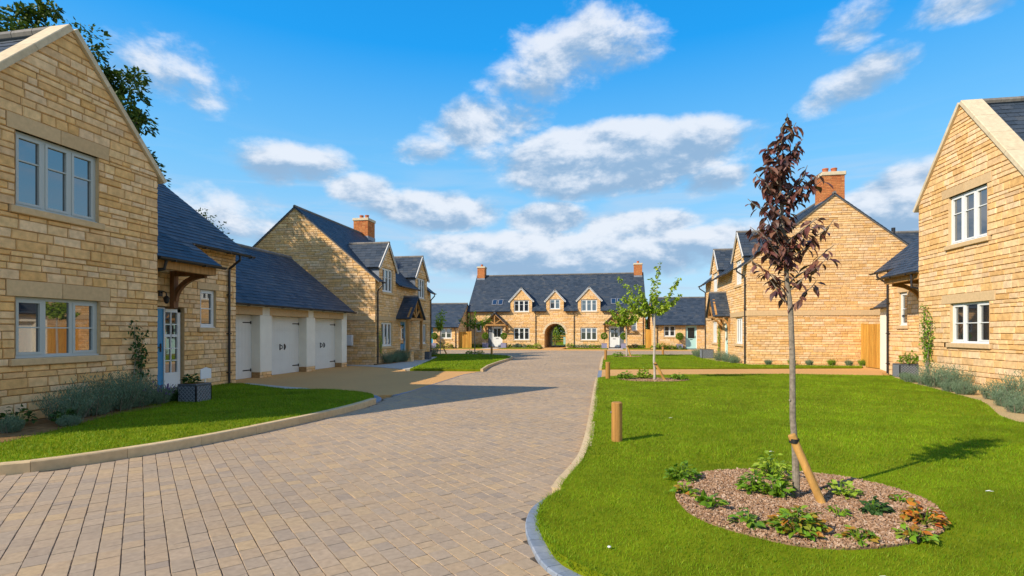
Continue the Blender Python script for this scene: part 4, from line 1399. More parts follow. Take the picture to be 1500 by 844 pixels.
NB = thing('rear_house', 'house showing only its dark slate roof between the two right-hand stone houses', 'house', (19, 33, 0))
b = B(); prism(b, 'x', [(28.6, 0), (37, 0), (37, 4.3), (32.6, 6.9), (28.6, 4.3)], 14.2, 26); b.build('wall', MORTAR, NB)
b = B(); slope(b, Fr('y', 28.6, -1), 14.0, 26.2, .25, 4.1, 7.05, .69, rg); rf = b.build('roof', SLATE, NB)
ridge(rf, (14.0, 32.6, 7.08), (26.2, 32.6, 7.08))
b = B(); b.tube([(15.6, 32.6, 7.0), (15.6, 32.6, 7.32)], .1, 8); b.build('roof_vent', BLACK, NB)

# ---- the long cottage pair with the arch, at the end of the road
HF = thing('cottage_pair', 'long stone cottage pair with a carriage arch at the end of the road', 'house', (-5, 55, 0))
rg = random.Random(44)
ff = Fr('y', 52, -1)
X0, X1 = -13.65, 3.65
ARC = dict(z0=-.1, z1=2.41, r=1.03, c=-4.93, zc=1.38)
gws = [(-9.03, -7.45, .80, 2.02), (-2.45, -.87, .80, 2.02)]
sws = [(-12.83, -12.32, 1.62, 2.58), (2.36, 2.88, 1.72, 2.66)]
drs = [(-11.2, -10.22, .12, 2.08), (.30, 1.22, .12, 2.08)]
dms = [(-8.27, 1.08, 4.74, 5.90, (-9.02, -7.5, 3.58, 4.73)), (-4.93, .86, 4.72, 5.66, (-5.45, -4.43, 3.82, 4.80)), (-1.63, 1.08, 4.74, 5.90, (-2.4, -.88, 3.58, 4.73))]
ops = []
for w in gws + sws: ops += [op(*w), op(w[0] - .1, w[1] + .1, w[2] - .12, w[2], False)]
for d_ in drs: ops.append(op(d_[0] - .45 if d_[0] < -5 else d_[0] - .05, d_[1] + .05 if d_[0] < -5 else d_[1] + .45, -.1, d_[3] + .05))
dops = [op(*d_[4]) for d_ in dms]
wb = B()
br = [1.38 + 1.03 * math.sin(R(t)) for t in range(10, 90, 10)]
masonry(wb, ff, lambda z: (X0, X1), 0, 3.85, ops + dops + [ARC], rg, breaks=br, ch=(.12, .2), ln=(.25, .55))
for d_, o_ in zip(dms, dops): dormer_front(wb, ff, d_[0], d_[1], 3.85, d_[2], d_[3], o_, rg)
masonry(wb, Fr('x', X1, 1), lambda z: (52, 60) if z < 3.85 else (52 + (z - 3.85) / .936, 60 - (z - 3.85) / .936), 0, 7.4, [], rg, ch=(.13, .2), ln=(.3, .6))
masonry(wb, Fr('x', X0, -1), lambda z: (52, 60) if z < 3.85 else (52 + (z - 3.85) / .936, 60 - (z - 3.85) / .936), 0, 7.4, [], rg, ch=(.13, .2), ln=(.3, .6))
wb.build('wall', SMATS, HF)
b = B()
for p, q in ((X0 + .15, -5.97), (-3.89, X1 - .15)):
    prism(b, 'x', [(52.18, 0), (59.9, 0), (59.9, 3.7), (56, 7.35), (52.18, 3.7)], p, q)
prism(b, 'x', [(52.18, 2.45), (59.9, 2.45), (59.9, 3.7), (56, 7.35), (52.18, 3.7)], -5.97, -3.89)
b.build('inner_wall', MORTAR, HF)
b = B()
arc = [(-4.93 - 1.03, 0)] + [(-4.93 - 1.03 * math.cos(R(t)), 1.38 + 1.03 * math.sin(R(t))) for t in range(0, 181, 9)] + [(-4.93 + 1.03, 0)]
for (xa, za), (xb, zb) in zip(arc, arc[1:]):
    b.poly([(xa, 52.002, za), (xb, 52.002, zb), (xb, 59.95, zb), (xa, 59.95, za)])
for t in range(0, 180, 12):        # dressed ring round the arch
    q = []
    for tt in (t + .5, t + 11.5):
        for r_ in (1.03, 1.22): q.append((-4.93 - r_ * math.cos(R(tt)), 1.38 + r_ * math.sin(R(tt))))
    P4 = [q[0], q[2], q[3], q[1]]
    b.hexa([(x, 51.985, z) for x, z in P4] + [(x, 52.1, z) for x, z in P4], 1)
b.build('arch_lining', [DRESSED, COPING], HF)
for w in gws: window(HF, ff, *w, 3, WHITE, bar=(.36,))
for w in sws: window(HF, ff, *w, 1, WHITE, bar=(.5,))
for c, hw, ze, za, w in dms:
    window(HF, ff, *w, 2 if c == -4.93 else 3, WHITE, bar=(.36,))
    dormer(HF, wb, ff, c, hw, 3.85, ze, za, 3.87, .936, rg, WHITE, barge=WHITE)
for i, d_ in enumerate(drs):
    door(HF, ff, *d_, WHITE, glazed=(.5, .92))
    b = B()
    s0, s1 = (d_[0] - .43, d_[0] - .06) if i == 0 else (d_[1] + .06, d_[1] + .43)
    ff.box(b, s0, s1, -.14, -.09, .1, 2.1); b.build('side_panel', SLATEGREY, HF)
    c = -10.78 if i == 0 else .92
    porch(HF, ff, c, 1.15, .95, 2.28, 3.38, rg)
b = B()
eave_slope(b, ff, X0 - .1, X1 + .1, [(d_[0] - d_[1], d_[0] + d_[1]) for d_ in dms], .25, 3.63, 7.62, .936, rg, ex=.22, tw=.32)
slope(b, Fr('y', 60, 1), X0 - .1, X1 + .1, .25, 3.63, 7.62, .936, rg, ex=.22, tw=.32)
rf = b.build('roof', SLATE, HF)
ridge(rf, (X0 - .1, 56, 7.66), (X1 + .1, 56, 7.66), .09)
th = math.atan(.936)
for xs in (-11.35, -10.75, .45, 1.05):
    b = B()
    def SP(a, s, h): return (a, 51.75 + s * math.cos(th) - h * math.sin(th), 3.63 + s * math.sin(th) + h * math.cos(th))
    for (a0, a1, s0, s1, h, mi) in ((xs, xs + .5, .95, 1.75, .07, 0), (xs + .06, xs + .44, 1.01, 1.69, .085, 1)):
        b.hexa([SP(a0, s0, 0), SP(a1, s0, 0), SP(a1, s1, 0), SP(a0, s1, 0), SP(a0, s0, h), SP(a1, s0, h), SP(a1, s1, h), SP(a0, s1, h)], mi)
    b.build('roof_window', [LEAD, GLASS], HF)
for a, c_ in ((X0 - .1, -9.37), (-7.17, -5.81), (-4.05, -2.73), (-.53, X1 + .1)): gutter(HF, ff, a, c_, .30, 3.62)
for a in (-13.45, -6.83, -3.08, 3.45): downpipe(HF, ff, a, .30, 3.58, .05)
chimney(HF, -13.2, 56, .8, .9, 6.9, 8.6, rg, 1, lead_h=.45)
chimney(HF, 3.2, 56, .8, .9, 6.9, 8.6, rg, 1, lead_h=.45)


# ---- low wings at either end
def low_wing(label, x0, x1, y, z_e, z_r, wins, dr, dm, pipes, loc):
    H = thing('stone_bungalow', label, 'bungalow', loc)
    f_ = Fr('y', y, -1)
    rg = random.Random(int(abs(x0) * 10))
    ops = []
    for w in wins: ops += [op(*w), op(w[0] - .08, w[1] + .08, w[2] - .1, w[2], False)]
    ops.append(op(dr[0] - .05, dr[1] + .05, -.1, dr[3] + .05))
    wb = B()
    masonry(wb, f_, lambda z: (x0, x1), 0, z_e, ops, rg, ch=(.12, .2), ln=(.25, .5))
    pitch = (z_r - z_e) / 3.2
    for fx, o_ in ((x0, -1), (x1, 1)):
        masonry(wb, Fr('x', fx, o_), lambda z: (y, y + 6.4) if z < z_e else (y + (z - z_e) / pitch, y + 6.4 - (z - z_e) / pitch), 0, z_r - .05, [], rg, ch=(.13, .2), ln=(.25, .5))
    wb.build('wall', SMATS, H)
    b = B(); prism(b, 'x', [(y + .17, 0), (y + 6.3, 0), (y + 6.3, z_e - .1), (y + 3.2, z_r - .2), (y + .17, z_e - .1)], x0 + .15, x1 - .15); b.build('inner_wall', MORTAR, H)
    for w in wins: window(H, f_, *w, 2, WHITE, bar=(.5,))
    door(H, f_, *dr, dm, glazed=(.45, .92), panes=1)
    b = B(); slope(b, f_, x0 - .08, x1 + .08, .28, z_e - .2, z_r + .02, pitch * 1.0, rg, ex=.22, tw=.32)
    slope(b, Fr('y', y + 6.4, 1), x0 - .08, x1 + .08, .28, z_e - .2, z_r + .02, pitch, rg, ex=.22, tw=.32)
    rf = b.build('roof', SLATE, H)
    ridge(rf, (x0 - .08, y + 3.2, z_r + .05), (x1 + .08, y + 3.2, z_r + .05))
    gutter(H, f_, x0 - .1, x1 + .1, .33, z_e - .22)
    for p in pipes: downpipe(H, f_, p, .33, z_e - .26, .05)
    return H


low_wing('single-storey stone cottage half hidden behind the left dormer house', -26, -13.85, 49, 2.25, 4.45, [(-15.66, -14.52, .96, 1.98)], (-17.3, -16.4, .1, 2.0), BLUE, (-14.12,), (-20, 52, 0))
low_wing('single-storey stone cottage with a pale mint door at the right of the long pair', 4.15, 13, 49, 2.42, 4.80, [(5.05, 6.04, 1.18, 2.16)], (6.95, 7.82, .12, 2.12), MINT, (4.45, 8.9), (8.5, 52, 0))


# ------------------------------------------------------------------ plants
def leaf_mesh(name, P, D, N, Ln, Wd, m, parent=None, fold=.25, curl=.0, mi=None, off=None):
    """pointed leaves: base points P, directions D, rough normals N, lengths, widths -> two folded quads each"""
    n = len(P)
    D = D / np.linalg.norm(D, axis=1, keepdims=True)
    Sd = np.cross(D, N); Sd /= (np.linalg.norm(Sd, axis=1, keepdims=True) + 1e-9)
    Nn = np.cross(Sd, D)
    L = np.asarray(Ln)[:, None]; Wd = np.asarray(Wd)[:, None]
    base = P
    mid = P + D * L * .5 - Nn * Wd * fold + Nn * L * curl * .25
    l = P + D * L * .42 + Sd * Wd * .5 + Nn * L * curl * .2
    r = P + D * L * .42 - Sd * Wd * .5 + Nn * L * curl * .2
    l2 = P + D * L * .75 + Sd * Wd * .32 + Nn * L * curl * .05
    r2 = P + D * L * .75 - Sd * Wd * .32 + Nn * L * curl * .05
    t = P + D * L - Nn * L * curl * .5
    V = np.stack([base, l, l2, t, r2, r, mid], 1).reshape(-1, 3)
    q = np.array([(0, 1, 2, 6), (6, 2, 3, 3), (0, 6, 4, 5), (6, 3, 4, 4)])
    quads = np.array([(0, 1, 2, 6), (0, 6, 4, 5)]); tris = np.array([(6, 2, 3), (6, 3, 4)])
    # all triangles keep it simple
    T = np.array([(0, 1, 6), (1, 2, 6), (2, 3, 6), (3, 4, 6), (4, 5, 6), (5, 0, 6)])
    F = (np.arange(n)[:, None, None] * 7 + T[None]).reshape(-1, 3)
    return np_mesh(name, V, F, m, parent, None if mi is None else np.repeat(mi, 6), off=off)


def unit(v): return v / (np.linalg.norm(v, axis=1, keepdims=True) + 1e-9)


def grey_shrub(label, x, y, h, r, seed, z=.09, flowers=False, name='lavender_bush', m=None, group='grey-leaved shrubs along the house walls', proto=[None]):
    """upright grey-green bush of many thin shoots"""
    g = np.random.default_rng(seed)
    T = thing(name, label, 'shrub', (x, y, z), group)
    ns = int(130 + 330 * r)
    a = g.uniform(0, 2 * math.pi, ns); rr = r * .55 * np.sqrt(g.uniform(0, 1, ns))
    B0 = np.stack([rr * np.cos(a), rr * np.sin(a), np.zeros(ns)], 1)
    tilt = rr / (r * .55) * .55 + g.normal(0, .12, ns)
    D = unit(np.stack([np.cos(a) * tilt, np.sin(a) * tilt, np.ones(ns)], 1))
    H = h * g.uniform(.55, 1.0, ns) * (1 - .25 * (rr / (r * .55)) ** 2)
    per = 12
    Ps, Ds, Ls = [], [], []
    for k in range(per):
        t = (k + g.uniform(0, 1, ns)) / per
        P = B0 + D * (H * t)[:, None] + g.normal(0, .012, (ns, 3))
        aa = g.uniform(0, 2 * math.pi, ns)
        out = np.stack([np.cos(aa), np.sin(aa), g.uniform(.8, 2.6, ns)], 1)
        Ps.append(P); Ds.append(out); Ls.append(np.full(ns, .018) + (.3 * h) ** .5 * g.uniform(.06, .12, ns))
    P = np.concatenate(Ps); Dd = np.concatenate(Ds); Ln = np.concatenate(Ls)
    o = np.array([x, y, z])
    leaf_mesh('foliage', P + o, Dd, g.normal(0, 1, P.shape), Ln, Ln * .17, m or LAVENDER, T)
    st = B()
    for k in range(14):
        p = B0[k] + o; q = p + D[k] * H[k] * .8
        st.tube([p - np.array([0, 0, .03]), q], [.008, .003], 5)
    st.build('stem', BARK, T)
    if flowers:
        sel = g.choice(ns, ns // 3)
        P = B0[sel] + D[sel] * (H[sel] * 1.05)[:, None] + o
        leaf_mesh('flower', np.repeat(P, 3, 0), g.normal(0, .4, (len(P) * 3, 3)) + [0, 0, 1], g.normal(0, 1, (len(P) * 3, 3)), np.full(len(P) * 3, .05), np.full(len(P) * 3, .018), FLOWERP, T)
    return T


def leafy_plant(label, x, y, h, r, n, ls, m, seed, z=.1, name='leafy_plant', group=None, wide=.62, updir=.6, cat='plant'):
    """low clump: leaves on short stalks from a crown, lying outwards"""
    g = np.random.default_rng(seed)
    T = thing(name, label, cat, (x, y, z), group)
    a = g.uniform(0, 2 * math.pi, n); q = np.sqrt(g.uniform(0, 1, n)); rr = r * q
    zz = h * (1 - .75 * q ** 2) * g.uniform(.35, 1, n)
    P = np.stack([x + rr * np.cos(a) * .8, y + rr * np.sin(a) * .8, z + zz], 1)
    D = np.stack([np.cos(a + g.normal(0, .6, n)), np.sin(a + g.normal(0, .6, n)), g.uniform(-.35, updir, n)], 1)
    N = np.stack([-np.cos(a) * .4, -np.sin(a) * .4, np.ones(n)], 1) + g.normal(0, .35, (n, 3))
    N[:, :2] *= -1
    L = ls * g.uniform(.6, 1.15, n)
    leaf_mesh('foliage', P, D, N, L, L * wide, m, T, curl=.35, fold=.12)
    st = B()
    for k in range(min(n, 40)):
        st.tube([(x + rr[k] * .1 * math.cos(a[k]), y + rr[k] * .1 * math.sin(a[k]), z - .02), tuple(P[k])], [.006, .003], 4)
    st.build('stem', BARK if name == 'shrub' else LEAFMID, T)
    return T


def climber(label, x, y, z0, h, axis, out, seed, w=.22, m=LEAFMID, n=420, dense_lo=.35):
    """a plant trained up a wall: thin stems and leaves held a little off the stone"""
    g = np.random.default_rng(seed)
    T = thing('climbing_plant', label, 'climber', (x, y, z0))
    st = B()
    rr = random.Random(seed)
    lines = []
    for k in range(4):
        pts = []
        s = rr.uniform(-.3, .3) * w
        for i in range(7):
            t = i / 6
            s += rr.uniform(-.25, .25) * w * (.4 + t)
            d = .03 + .04 * rr.random()
            a = max(-w, min(w, s))
            pts.append((x + out * d, y + a, z0 + h * t * (1 - .12 * k)) if axis == 'x' else (x + a, y + out * d, z0 + h * t * (1 - .12 * k)))
        st.tube(pts, [.011 - .0013 * i for i in range(7)], 6)
        lines.append(np.array(pts))
    st.build('stem', BARK, T)
    Ps = []
    for k in range(n):
        ln = lines[k % 4]
        t = dense_lo + (1 - dense_lo) * g.uniform(0, 1) ** .8
        i = min(int(t * 6), 5); f = t * 6 - i
        Ps.append(ln[i] * (1 - f) + ln[i + 1] * f)
    P = np.array(Ps) + g.normal(0, 1, (n, 3)) * ([.035, w * .33, .06] if axis == 'x' else [w * .33, .035, .06])
    if axis == 'x': P[:, 0] = x + out * np.maximum(.02, out * (P[:, 0] - x))
    nrm = np.array([out, 0, .4]) if axis == 'x' else np.array([0, out, .4])
    N = nrm + g.normal(0, .5, (n, 3))
    D = g.normal(0, 1, (n, 3)) * ([.4, 1, 1] if axis == 'x' else [1, .4, 1]) + [0, 0, -.4]
    L = g.uniform(.05, .10, n)
    leaf_mesh('foliage', P, D, N, L, L * .55, m, T)
    return T


def limb(b, p, q, r0, r1, rr, n=6, wob=.05, sides=7, jit=0):
    p, q = Vector(p), Vector(q)
    pts = []
    for i in range(n + 1):
        t = i / n
        w = (q - p).length * wob * (0 if i in (0, n) else 1)
        pts.append(p.lerp(q, t) + Vector((rr.uniform(-w, w), rr.uniform(-w, w), rr.uniform(-w, w) * .4)))
    b.tube(pts, [r0 + (r1 - r0) * i / n for i in range(n + 1)], sides, jit=jit, rng=rr if jit else None)
    return pts


def big_tree(label, x, y, z0, H, cr, seed, n_leaf=16000, trunk_r=.28, name='broadleaf_tree', leaf=.17, low=.32, m=LEAFDARK):
    """a mature tree: trunk, forking limbs, and leaves gathered in many clumps with gaps between"""
    rr = random.Random(seed); g = np.random.default_rng(seed)
    T = thing(name, label, 'tree', (x, y, z0))
    b = B()
    limb(b, (x, y, z0 - .2), (x + .2, y, z0 + H * .62), trunk_r, trunk_r * .35, rr, 8, .02, 10, .06)
    cl = []
    for k in range(26):
        a = rr.uniform(0, 2 * math.pi); t = rr.uniform(.28, .62)
        s = (x + .2 * t, y, z0 + H * t)
        e_r = cr * rr.uniform(.5, .95); e = (x + math.cos(a) * e_r, y + math.sin(a) * e_r, z0 + H * (t + rr.uniform(.08, .34)))
        pts = limb(b, s, e, trunk_r * .3, .02, rr, 5, .08, 6)
        for p in pts[2:]: cl.append((p, rr.uniform(.5, 1.0)))
    b.build('trunk', BARK, T)
    while len(cl) < 300:
        u = g.normal(0, 1, 3); u /= np.linalg.norm(u); q = g.uniform(.5, 1) ** .5
        p = Vector((x + u[0] * cr * q, y + u[1] * cr * q, z0 + H * (low + (1 - low) * (.5 + .5 * u[2] * q))))
        cl.append((p, rr.uniform(.35, .95)))
    cen = np.array([tuple(c[0]) for c in cl]); rad = np.array([c[1] for c in cl])
    k = g.integers(0, len(cl), n_leaf)
    off = unit(g.normal(0, 1, (n_leaf, 3))) * (g.uniform(0, 1, (n_leaf, 1)) ** .45) * rad[k][:, None] * [1, 1, .65]
    P = cen[k] + off
    D = unit(off + g.normal(0, .3, (n_leaf, 3))) + [0, 0, -.35]
    N = g.normal(0, .6, (n_leaf, 3)) + [0, 0, 1]
    L = leaf * g.uniform(.6, 1.25, n_leaf)
    leaf_mesh('crown', P, D, N, L, L * .55, m, T)
    return T


big_tree('tall dark green tree rising behind the left house gable', -23.5, 18.2, 0, 14.9, 4.5, 3, 60000, leaf=.21, low=.2, m=LEAFTREE)
big_tree('tree with only its top leaves showing above the garage ridge', -24.0, 27.0, 0, 8.6, 2.4, 4, 7000)
for i, (tx, ty, th_, tc_, lab) in enumerate([(-11.5, 92, 9, 4.5, 'round green tree far beyond the carriage arch, left one'), (-4.5, 104, 8, 5, 'broad green tree far beyond the carriage arch, filling its middle'), (2, 98, 9, 5, 'green tree hidden mostly behind the cottage pair, right one')]):
    big_tree(lab, tx, ty, 0, th_, tc_, 50 + i, 6000, .25, leaf=.32, low=.05, m=LEAFMID)
g_ = np.random.default_rng(91)
T = thing('hedge', 'tall green hedge across the meadow beyond the carriage arch', 'hedge', (-4, 86, 0))
hp = np.stack([g_.uniform(-20, 12, 16000), 86 + g_.normal(0, .7, 16000), 4.6 * g_.uniform(0, 1, 16000) ** .8], 1)
hp[:, 2] *= 1 + .12 * np.sin(hp[:, 0] * 1.7) + .1 * np.sin(hp[:, 0] * .6 + 1)
leaf_mesh('foliage', hp, g_.normal(0, 1, (16000, 3)), g_.normal(0, .6, (16000, 3)) + [0, -.6, .7], g_.uniform(.25, .5, 16000), g_.uniform(.15, .28, 16000), LEAFTREE, T)
leafy_plant('light green bush seen through the left side of the carriage arch', -6.1, 64, 2.6, .8, 700, .2, LEAFLIME, 77, 0, 'shrub', cat='shrub')


# ---- the young purple-leaved tree in the front bed
def purple_tree():
    rr = random.Random(12); g = np.random.default_rng(12)
    T = thing('purple_leaved_tree', 'young slim tree with drooping purple-brown leaves in the round bark bed', 'tree', (1.64, 5.02, .1))
    b = B()
    trunk = [(1.64, 5.02, .05), (1.63, 5.02, .5), (1.605, 5.01, .8), (1.60, 5.0, 1.3), (1.585, 5.0, 1.75), (1.555, 5.0, 2.0), (1.535, 5.0, 2.35), (1.50, 5.0, 2.75), (1.49, 5.0, 3.05), (1.475, 5.0, 3.25)]
    b.tube(trunk, [.030, .028, .0255, .024, .022, .020, .016, .012, .008, .004], 12, jit=.06, rng=rr)
    for kz in (.62, .95, 1.4, 1.62): b.tube([(1.6 + (.0 if kz > .8 else .02), 5.01, kz), (1.6 - .028, 4.985, kz + .01)], [.012, .008], 6)
    tw = []
    def twig(s, e, r):
        pts = limb(b, s, e, r, .0025, rr, 5, .06, 6); tw.append(pts)
    twig((1.585, 5, 1.78), (1.40, 4.98, 2.02), .009); twig((1.585, 5, 1.76), (1.80, 5.02, 2.0), .009)
    for k in range(34):
        t = rr.uniform(0, 1); zz = 1.95 + 1.2 * t
        x0 = 1.56 - .07 * (zz - 1.95) / 1.2
        a = rr.uniform(0, 2 * math.pi)
        reach = (.27 if t < .85 else .18) * rr.uniform(.45, 1.15)
        twig((x0, 5.0, zz), (x0 + math.cos(a) * reach, 5.0 + math.sin(a) * reach, zz + rr.uniform(.08, .28)), .007)
    # the longer shoots that shape the outline
    for e in ((1.93, 5.0, 2.52), (1.86, 5.05, 2.88), (1.22, 4.95, 2.72), (1.72, 5.0, 3.0), (1.86, 4.9, 2.2), (1.30, 4.95, 2.45), (1.30, 5, 2.95), (1.52, 5, 3.28), (1.40, 5.0, 3.2), (1.93, 5.0, 2.3), (1.25, 5.0, 2.2)):
        z0 = e[2] - rr.uniform(.25, .4); twig((1.56 - .07 * (z0 - 1.95), 5.0, z0), e, .008)
    b.build('trunk', BARK, T)
    Ps, Ds, Ls = [], [], []
    for pts in tw:
        nl = rr.randint(11, 18)
        for i in range(nl):
            t = .2 + .8 * i / nl
            k = min(int(t * 5), 4); f = t * 5 - k
            p = pts[k].lerp(pts[k + 1], f)
            a = rr.uniform(0, 2 * math.pi)
            Ps.append(p + Vector((math.cos(a), math.sin(a), 0)) * .012)
            Ds.append((math.cos(a) * .75, math.sin(a) * .75, rr.uniform(-1.3, -.15))); Ls.append(rr.uniform(.07, .125))
    for i in range(120):
        zz = 1.95 + 1.25 * rr.random(); a = rr.uniform(0, 2 * math.pi)
        Ps.append((1.56 - .07 * (zz - 1.95) + math.cos(a) * .03, 5 + math.sin(a) * .03, zz)); Ds.append((math.cos(a), math.sin(a), rr.uniform(-.9, .2))); Ls.append(rr.uniform(.06, .11))
    P = np.array([tuple(p) for p in Ps]); D = np.array(Ds); L = np.array(Ls)
    N = np.stack([D[:, 0], D[:, 1], np.full(len(D), .9)], 1) + g.normal(0, .35, D.shape)
    leaf_mesh('crown', P, D, N, L, L * .46, LEAFPURPLE, T, fold=.18, curl=.3)


purple_tree()


def stake(label, base, top, r, strap_at):
    T = thing('tree_stake', label, 'tree stake', base)
    b = B(); p, q = Vector(base), Vector(top)
    d = (q - p).normalized()
    b.tube([p - d * .1, q - d * .012, q], [r, r, r * .86], 14)
    b.build('pole', STAKEM, T)
    s = B()
    c = q - d * .06; t = Vector(strap_at); m_ = (c + t) / 2
    w = (t - c).length / 2 + r + .012
    ax = (t - c).normalized(); ay = Vector((0, 0, 1)).cross(ax).normalized()
    ringp = [m_ + ax * math.cos(2 * math.pi * i / 18) * w + ay * math.sin(2 * math.pi * i / 18) * (r + .008) for i in range(19)]
    for i in range(18):
        s.hexa([ringp[i] - Vector((0, 0, .018)), ringp[i + 1] - Vector((0, 0, .018)), ringp[i + 1] - Vector((0, 0, .018)) - (ringp[i + 1] - m_) * .06, ringp[i] - Vector((0, 0, .018)) - (ringp[i] - m_) * .06,
                ringp[i] + Vector((0, 0, .018)), ringp[i + 1] + Vector((0, 0, .018)), ringp[i + 1] + Vector((0, 0, .018)) - (ringp[i + 1] - m_) * .06, ringp[i] + Vector((0, 0, .018)) - (ringp[i] - m_) * .06])
    s.build('strap', RUBBER, T)
    return T


stake('slanting wooden stake strapped to the purple-leaved tree', (1.79, 4.86, .10), (1.575, 4.95, .67), .033, (1.615, 5.012, .61))


# ---- young green trees with upswept shoots
def young_tree(label, base, fork, ends, r, seed, n_leaf, ls, m=LEAFLIME, pale=True, spread=.12):
    rr = random.Random(seed); g = np.random.default_rng(seed)
    T = thing('young_tree', label, 'tree', base)
    b = B()
    limb(b, (base[0], base[1], base[2] - .1), fork, r, r * .8, rr, 6, .006, 8, .05)
    Ps = []
    for e in ends:
        p, q = Vector(fork), Vector(e)
        mid = p.lerp(q, .5) + Vector((0, 0, -(q - p).length * .10)) + Vector((rr.uniform(-.05, .05), rr.uniform(-.1, .1), 0))
        pts = [p, p.lerp(mid, .5), mid, mid.lerp(q, .5) + Vector((0, 0, .02)), q]
        b.tube(pts, [r * .5, r * .4, r * .28, r * .18, r * .06], 6)
        for i in range(n_leaf):
            t = .12 + .88 * rr.random(); k = min(int(t * 4), 3); f = t * 4 - k
            pp = pts[k].lerp(pts[k + 1], f)
            Ps.append(tuple(pp + Vector((rr.gauss(0, spread * .6), rr.gauss(0, spread * .6), rr.gauss(-.01, spread * .5)))))
    b.build('trunk', BARKPALE if pale else BARK, T)
    P = np.array(Ps); n = len(P)
    D = g.normal(0, 1, (n, 3)) * [1, 1, .5] + [0, 0, -.7]
    N = g.normal(0, .5, (n, 3)) + [0, 0, 1]
    L = ls * g.uniform(.6, 1.2, n)
    leaf_mesh('crown', P, D, N, L, L * .6, m, T)
    return T


young_tree('young lime-green tree with upswept shoots in the small bed by the resin path', (1.44, 16.66, .1), (1.44, 16.66, 2.12),
           [(.36, 16.5, 3.25), (.95, 16.9, 3.05), (1.58, 16.6, 3.68), (1.42, 16.9, 3.2), (2.14, 16.6, 3.18), (2.2, 16.8, 2.72), (.5, 16.4, 2.62), (.75, 16.9, 2.30), (1.85, 16.4, 2.45), (1.0, 16.4, 2.7)], .036, 5, 125, .12, spread=.055)
stake('slanting wooden stake strapped to the lime-green tree by the resin path', (1.74, 16.6, .1), (1.45, 16.6, .64), .04, (1.45, 16.655, .60))
young_tree('young tree in front of the right porch of the long cottage pair', (1.2, 32.6, .1), (1.2, 32.6, 2.1),
           [(.25, 32.5, 2.9), (.0, 32.6, 2.2), (.7, 32.8, 3.4), (1.4, 32.5, 3.8), (2.2, 32.6, 3.1), (1.9, 32.2, 2.5), (.5, 32.2, 2.5), (1.0, 32, 3.0), (2.0, 33, 3.6)], .05, 8, 150, .17, spread=.12)
stake('short wooden stake beside the young tree by the right porch', (1.45, 32.4, .1), (1.22, 32.5, .75), .045, (1.2, 32.58, .7))
young_tree('young dark-stemmed tree in front of the left porch with level leafy branches', (-8.6, 34.4, .1), (-8.6, 34.4, 1.9),
           [(-9.7, 34.4, 2.45), (-9.2, 34.6, 2.85), (-7.5, 34.3, 2.75), (-7.7, 34.7, 2.45), (-8.5, 34.2, 2.95), (-8.1, 34.5, 2.3)], .04, 9, 75, .16, m=LEAFMID, pale=False, spread=.15)
young_tree('slender pale green sapling with wispy top beside the left dormer house', (-10.85, 34.0, .1), (-10.85, 34.0, 1.7),
           [(-11.1, 34, 2.8), (-10.6, 34, 2.9), (-10.85, 34.2, 3.1), (-10.7, 33.8, 2.5), (-11.0, 33.9, 2.3)], .035, 10, 80, .15, spread=.13)
stake('leaning stake beside the slender pale green sapling', (-10.35, 33.8, .1), (-10.8, 33.95, .9), .045, (-10.85, 34.0, .85))

# ---- perennials in the front bark bed
BEDP = [  # px left to right: x, y, height, radius, leaves, leaf size, material, label
    (.74, 5.45, .15, .17, 130, .065, LEAFMID, 'loose green clump at the far left rim of the bark bed'),
    (.70, 4.92, .10, .10, 34, .075, LEAFMIX, 'yellow-green clump with red leaf tips at the left rim of the bark bed'),
    (.85, 4.60, .10, .10, 26, .10, LEAFMID, 'broad-leaved bright green clump with one red leaf, left in the bark bed'),
    (1.05, 4.24, .11, .11, 30, .095, LEAFMID, 'broad-leaved green clump near the left front rim of the bark bed'),
    (1.36, 4.14, .17, .20, 190, .075, LEAFMIX, 'dense mound of green and rusty leaves at the front of the bark bed'),
    (1.72, 4.05, .10, .10, 40, .075, LEAFMIX, 'green and red-edged clump at the front rim, right of the rusty mound'),
    (2.12, 4.16, .10, .11, 40, .08, LEAFMIX, 'green clump with reddish leaves at the right front of the bark bed'),
    (2.36, 4.50, .15, .15, 120, .062, LEAFRED, 'orange and red clump at the right end of the bark bed'),
    (2.10, 4.72, .11, .12, 50, .075, LEAFDARK, 'dark glossy green clump in the right half of the bark bed'),
    (2.06, 5.12, .12, .14, 60, .06, LEAFLIME, 'pale lime clump behind the dark glossy one in the bark bed'),
    (1.30, 5.10, .19, .13, 110, .065, LEAFMID, 'tall leafy green clump behind the left of the tree trunk'),
    (1.47, 4.98, .22, .11, 70, .08, LEAFMID, 'upright green plant close to the left of the purple tree trunk'),
    (1.62, 5.62, .26, .20, 120, .08, LEAFLIME, 'yellow-green plant at the far rim straight behind the purple tree'),
    (1.80, 4.58, .07, .09, 26, .05, LEAFMID, 'tiny green seedling clump right of the stake foot'),
    (2.45, 5.02, .08, .1, 24, .06, LEAFMIX, 'small clump with an orange leaf at the right rear of the bark bed'),
]
for i, (x, y, h, r, n, ls, m, lab) in enumerate(BEDP):
    leafy_plant(lab, x, y, h, r, n, ls, m, 200 + i, .11, group='perennials in the front bark bed')
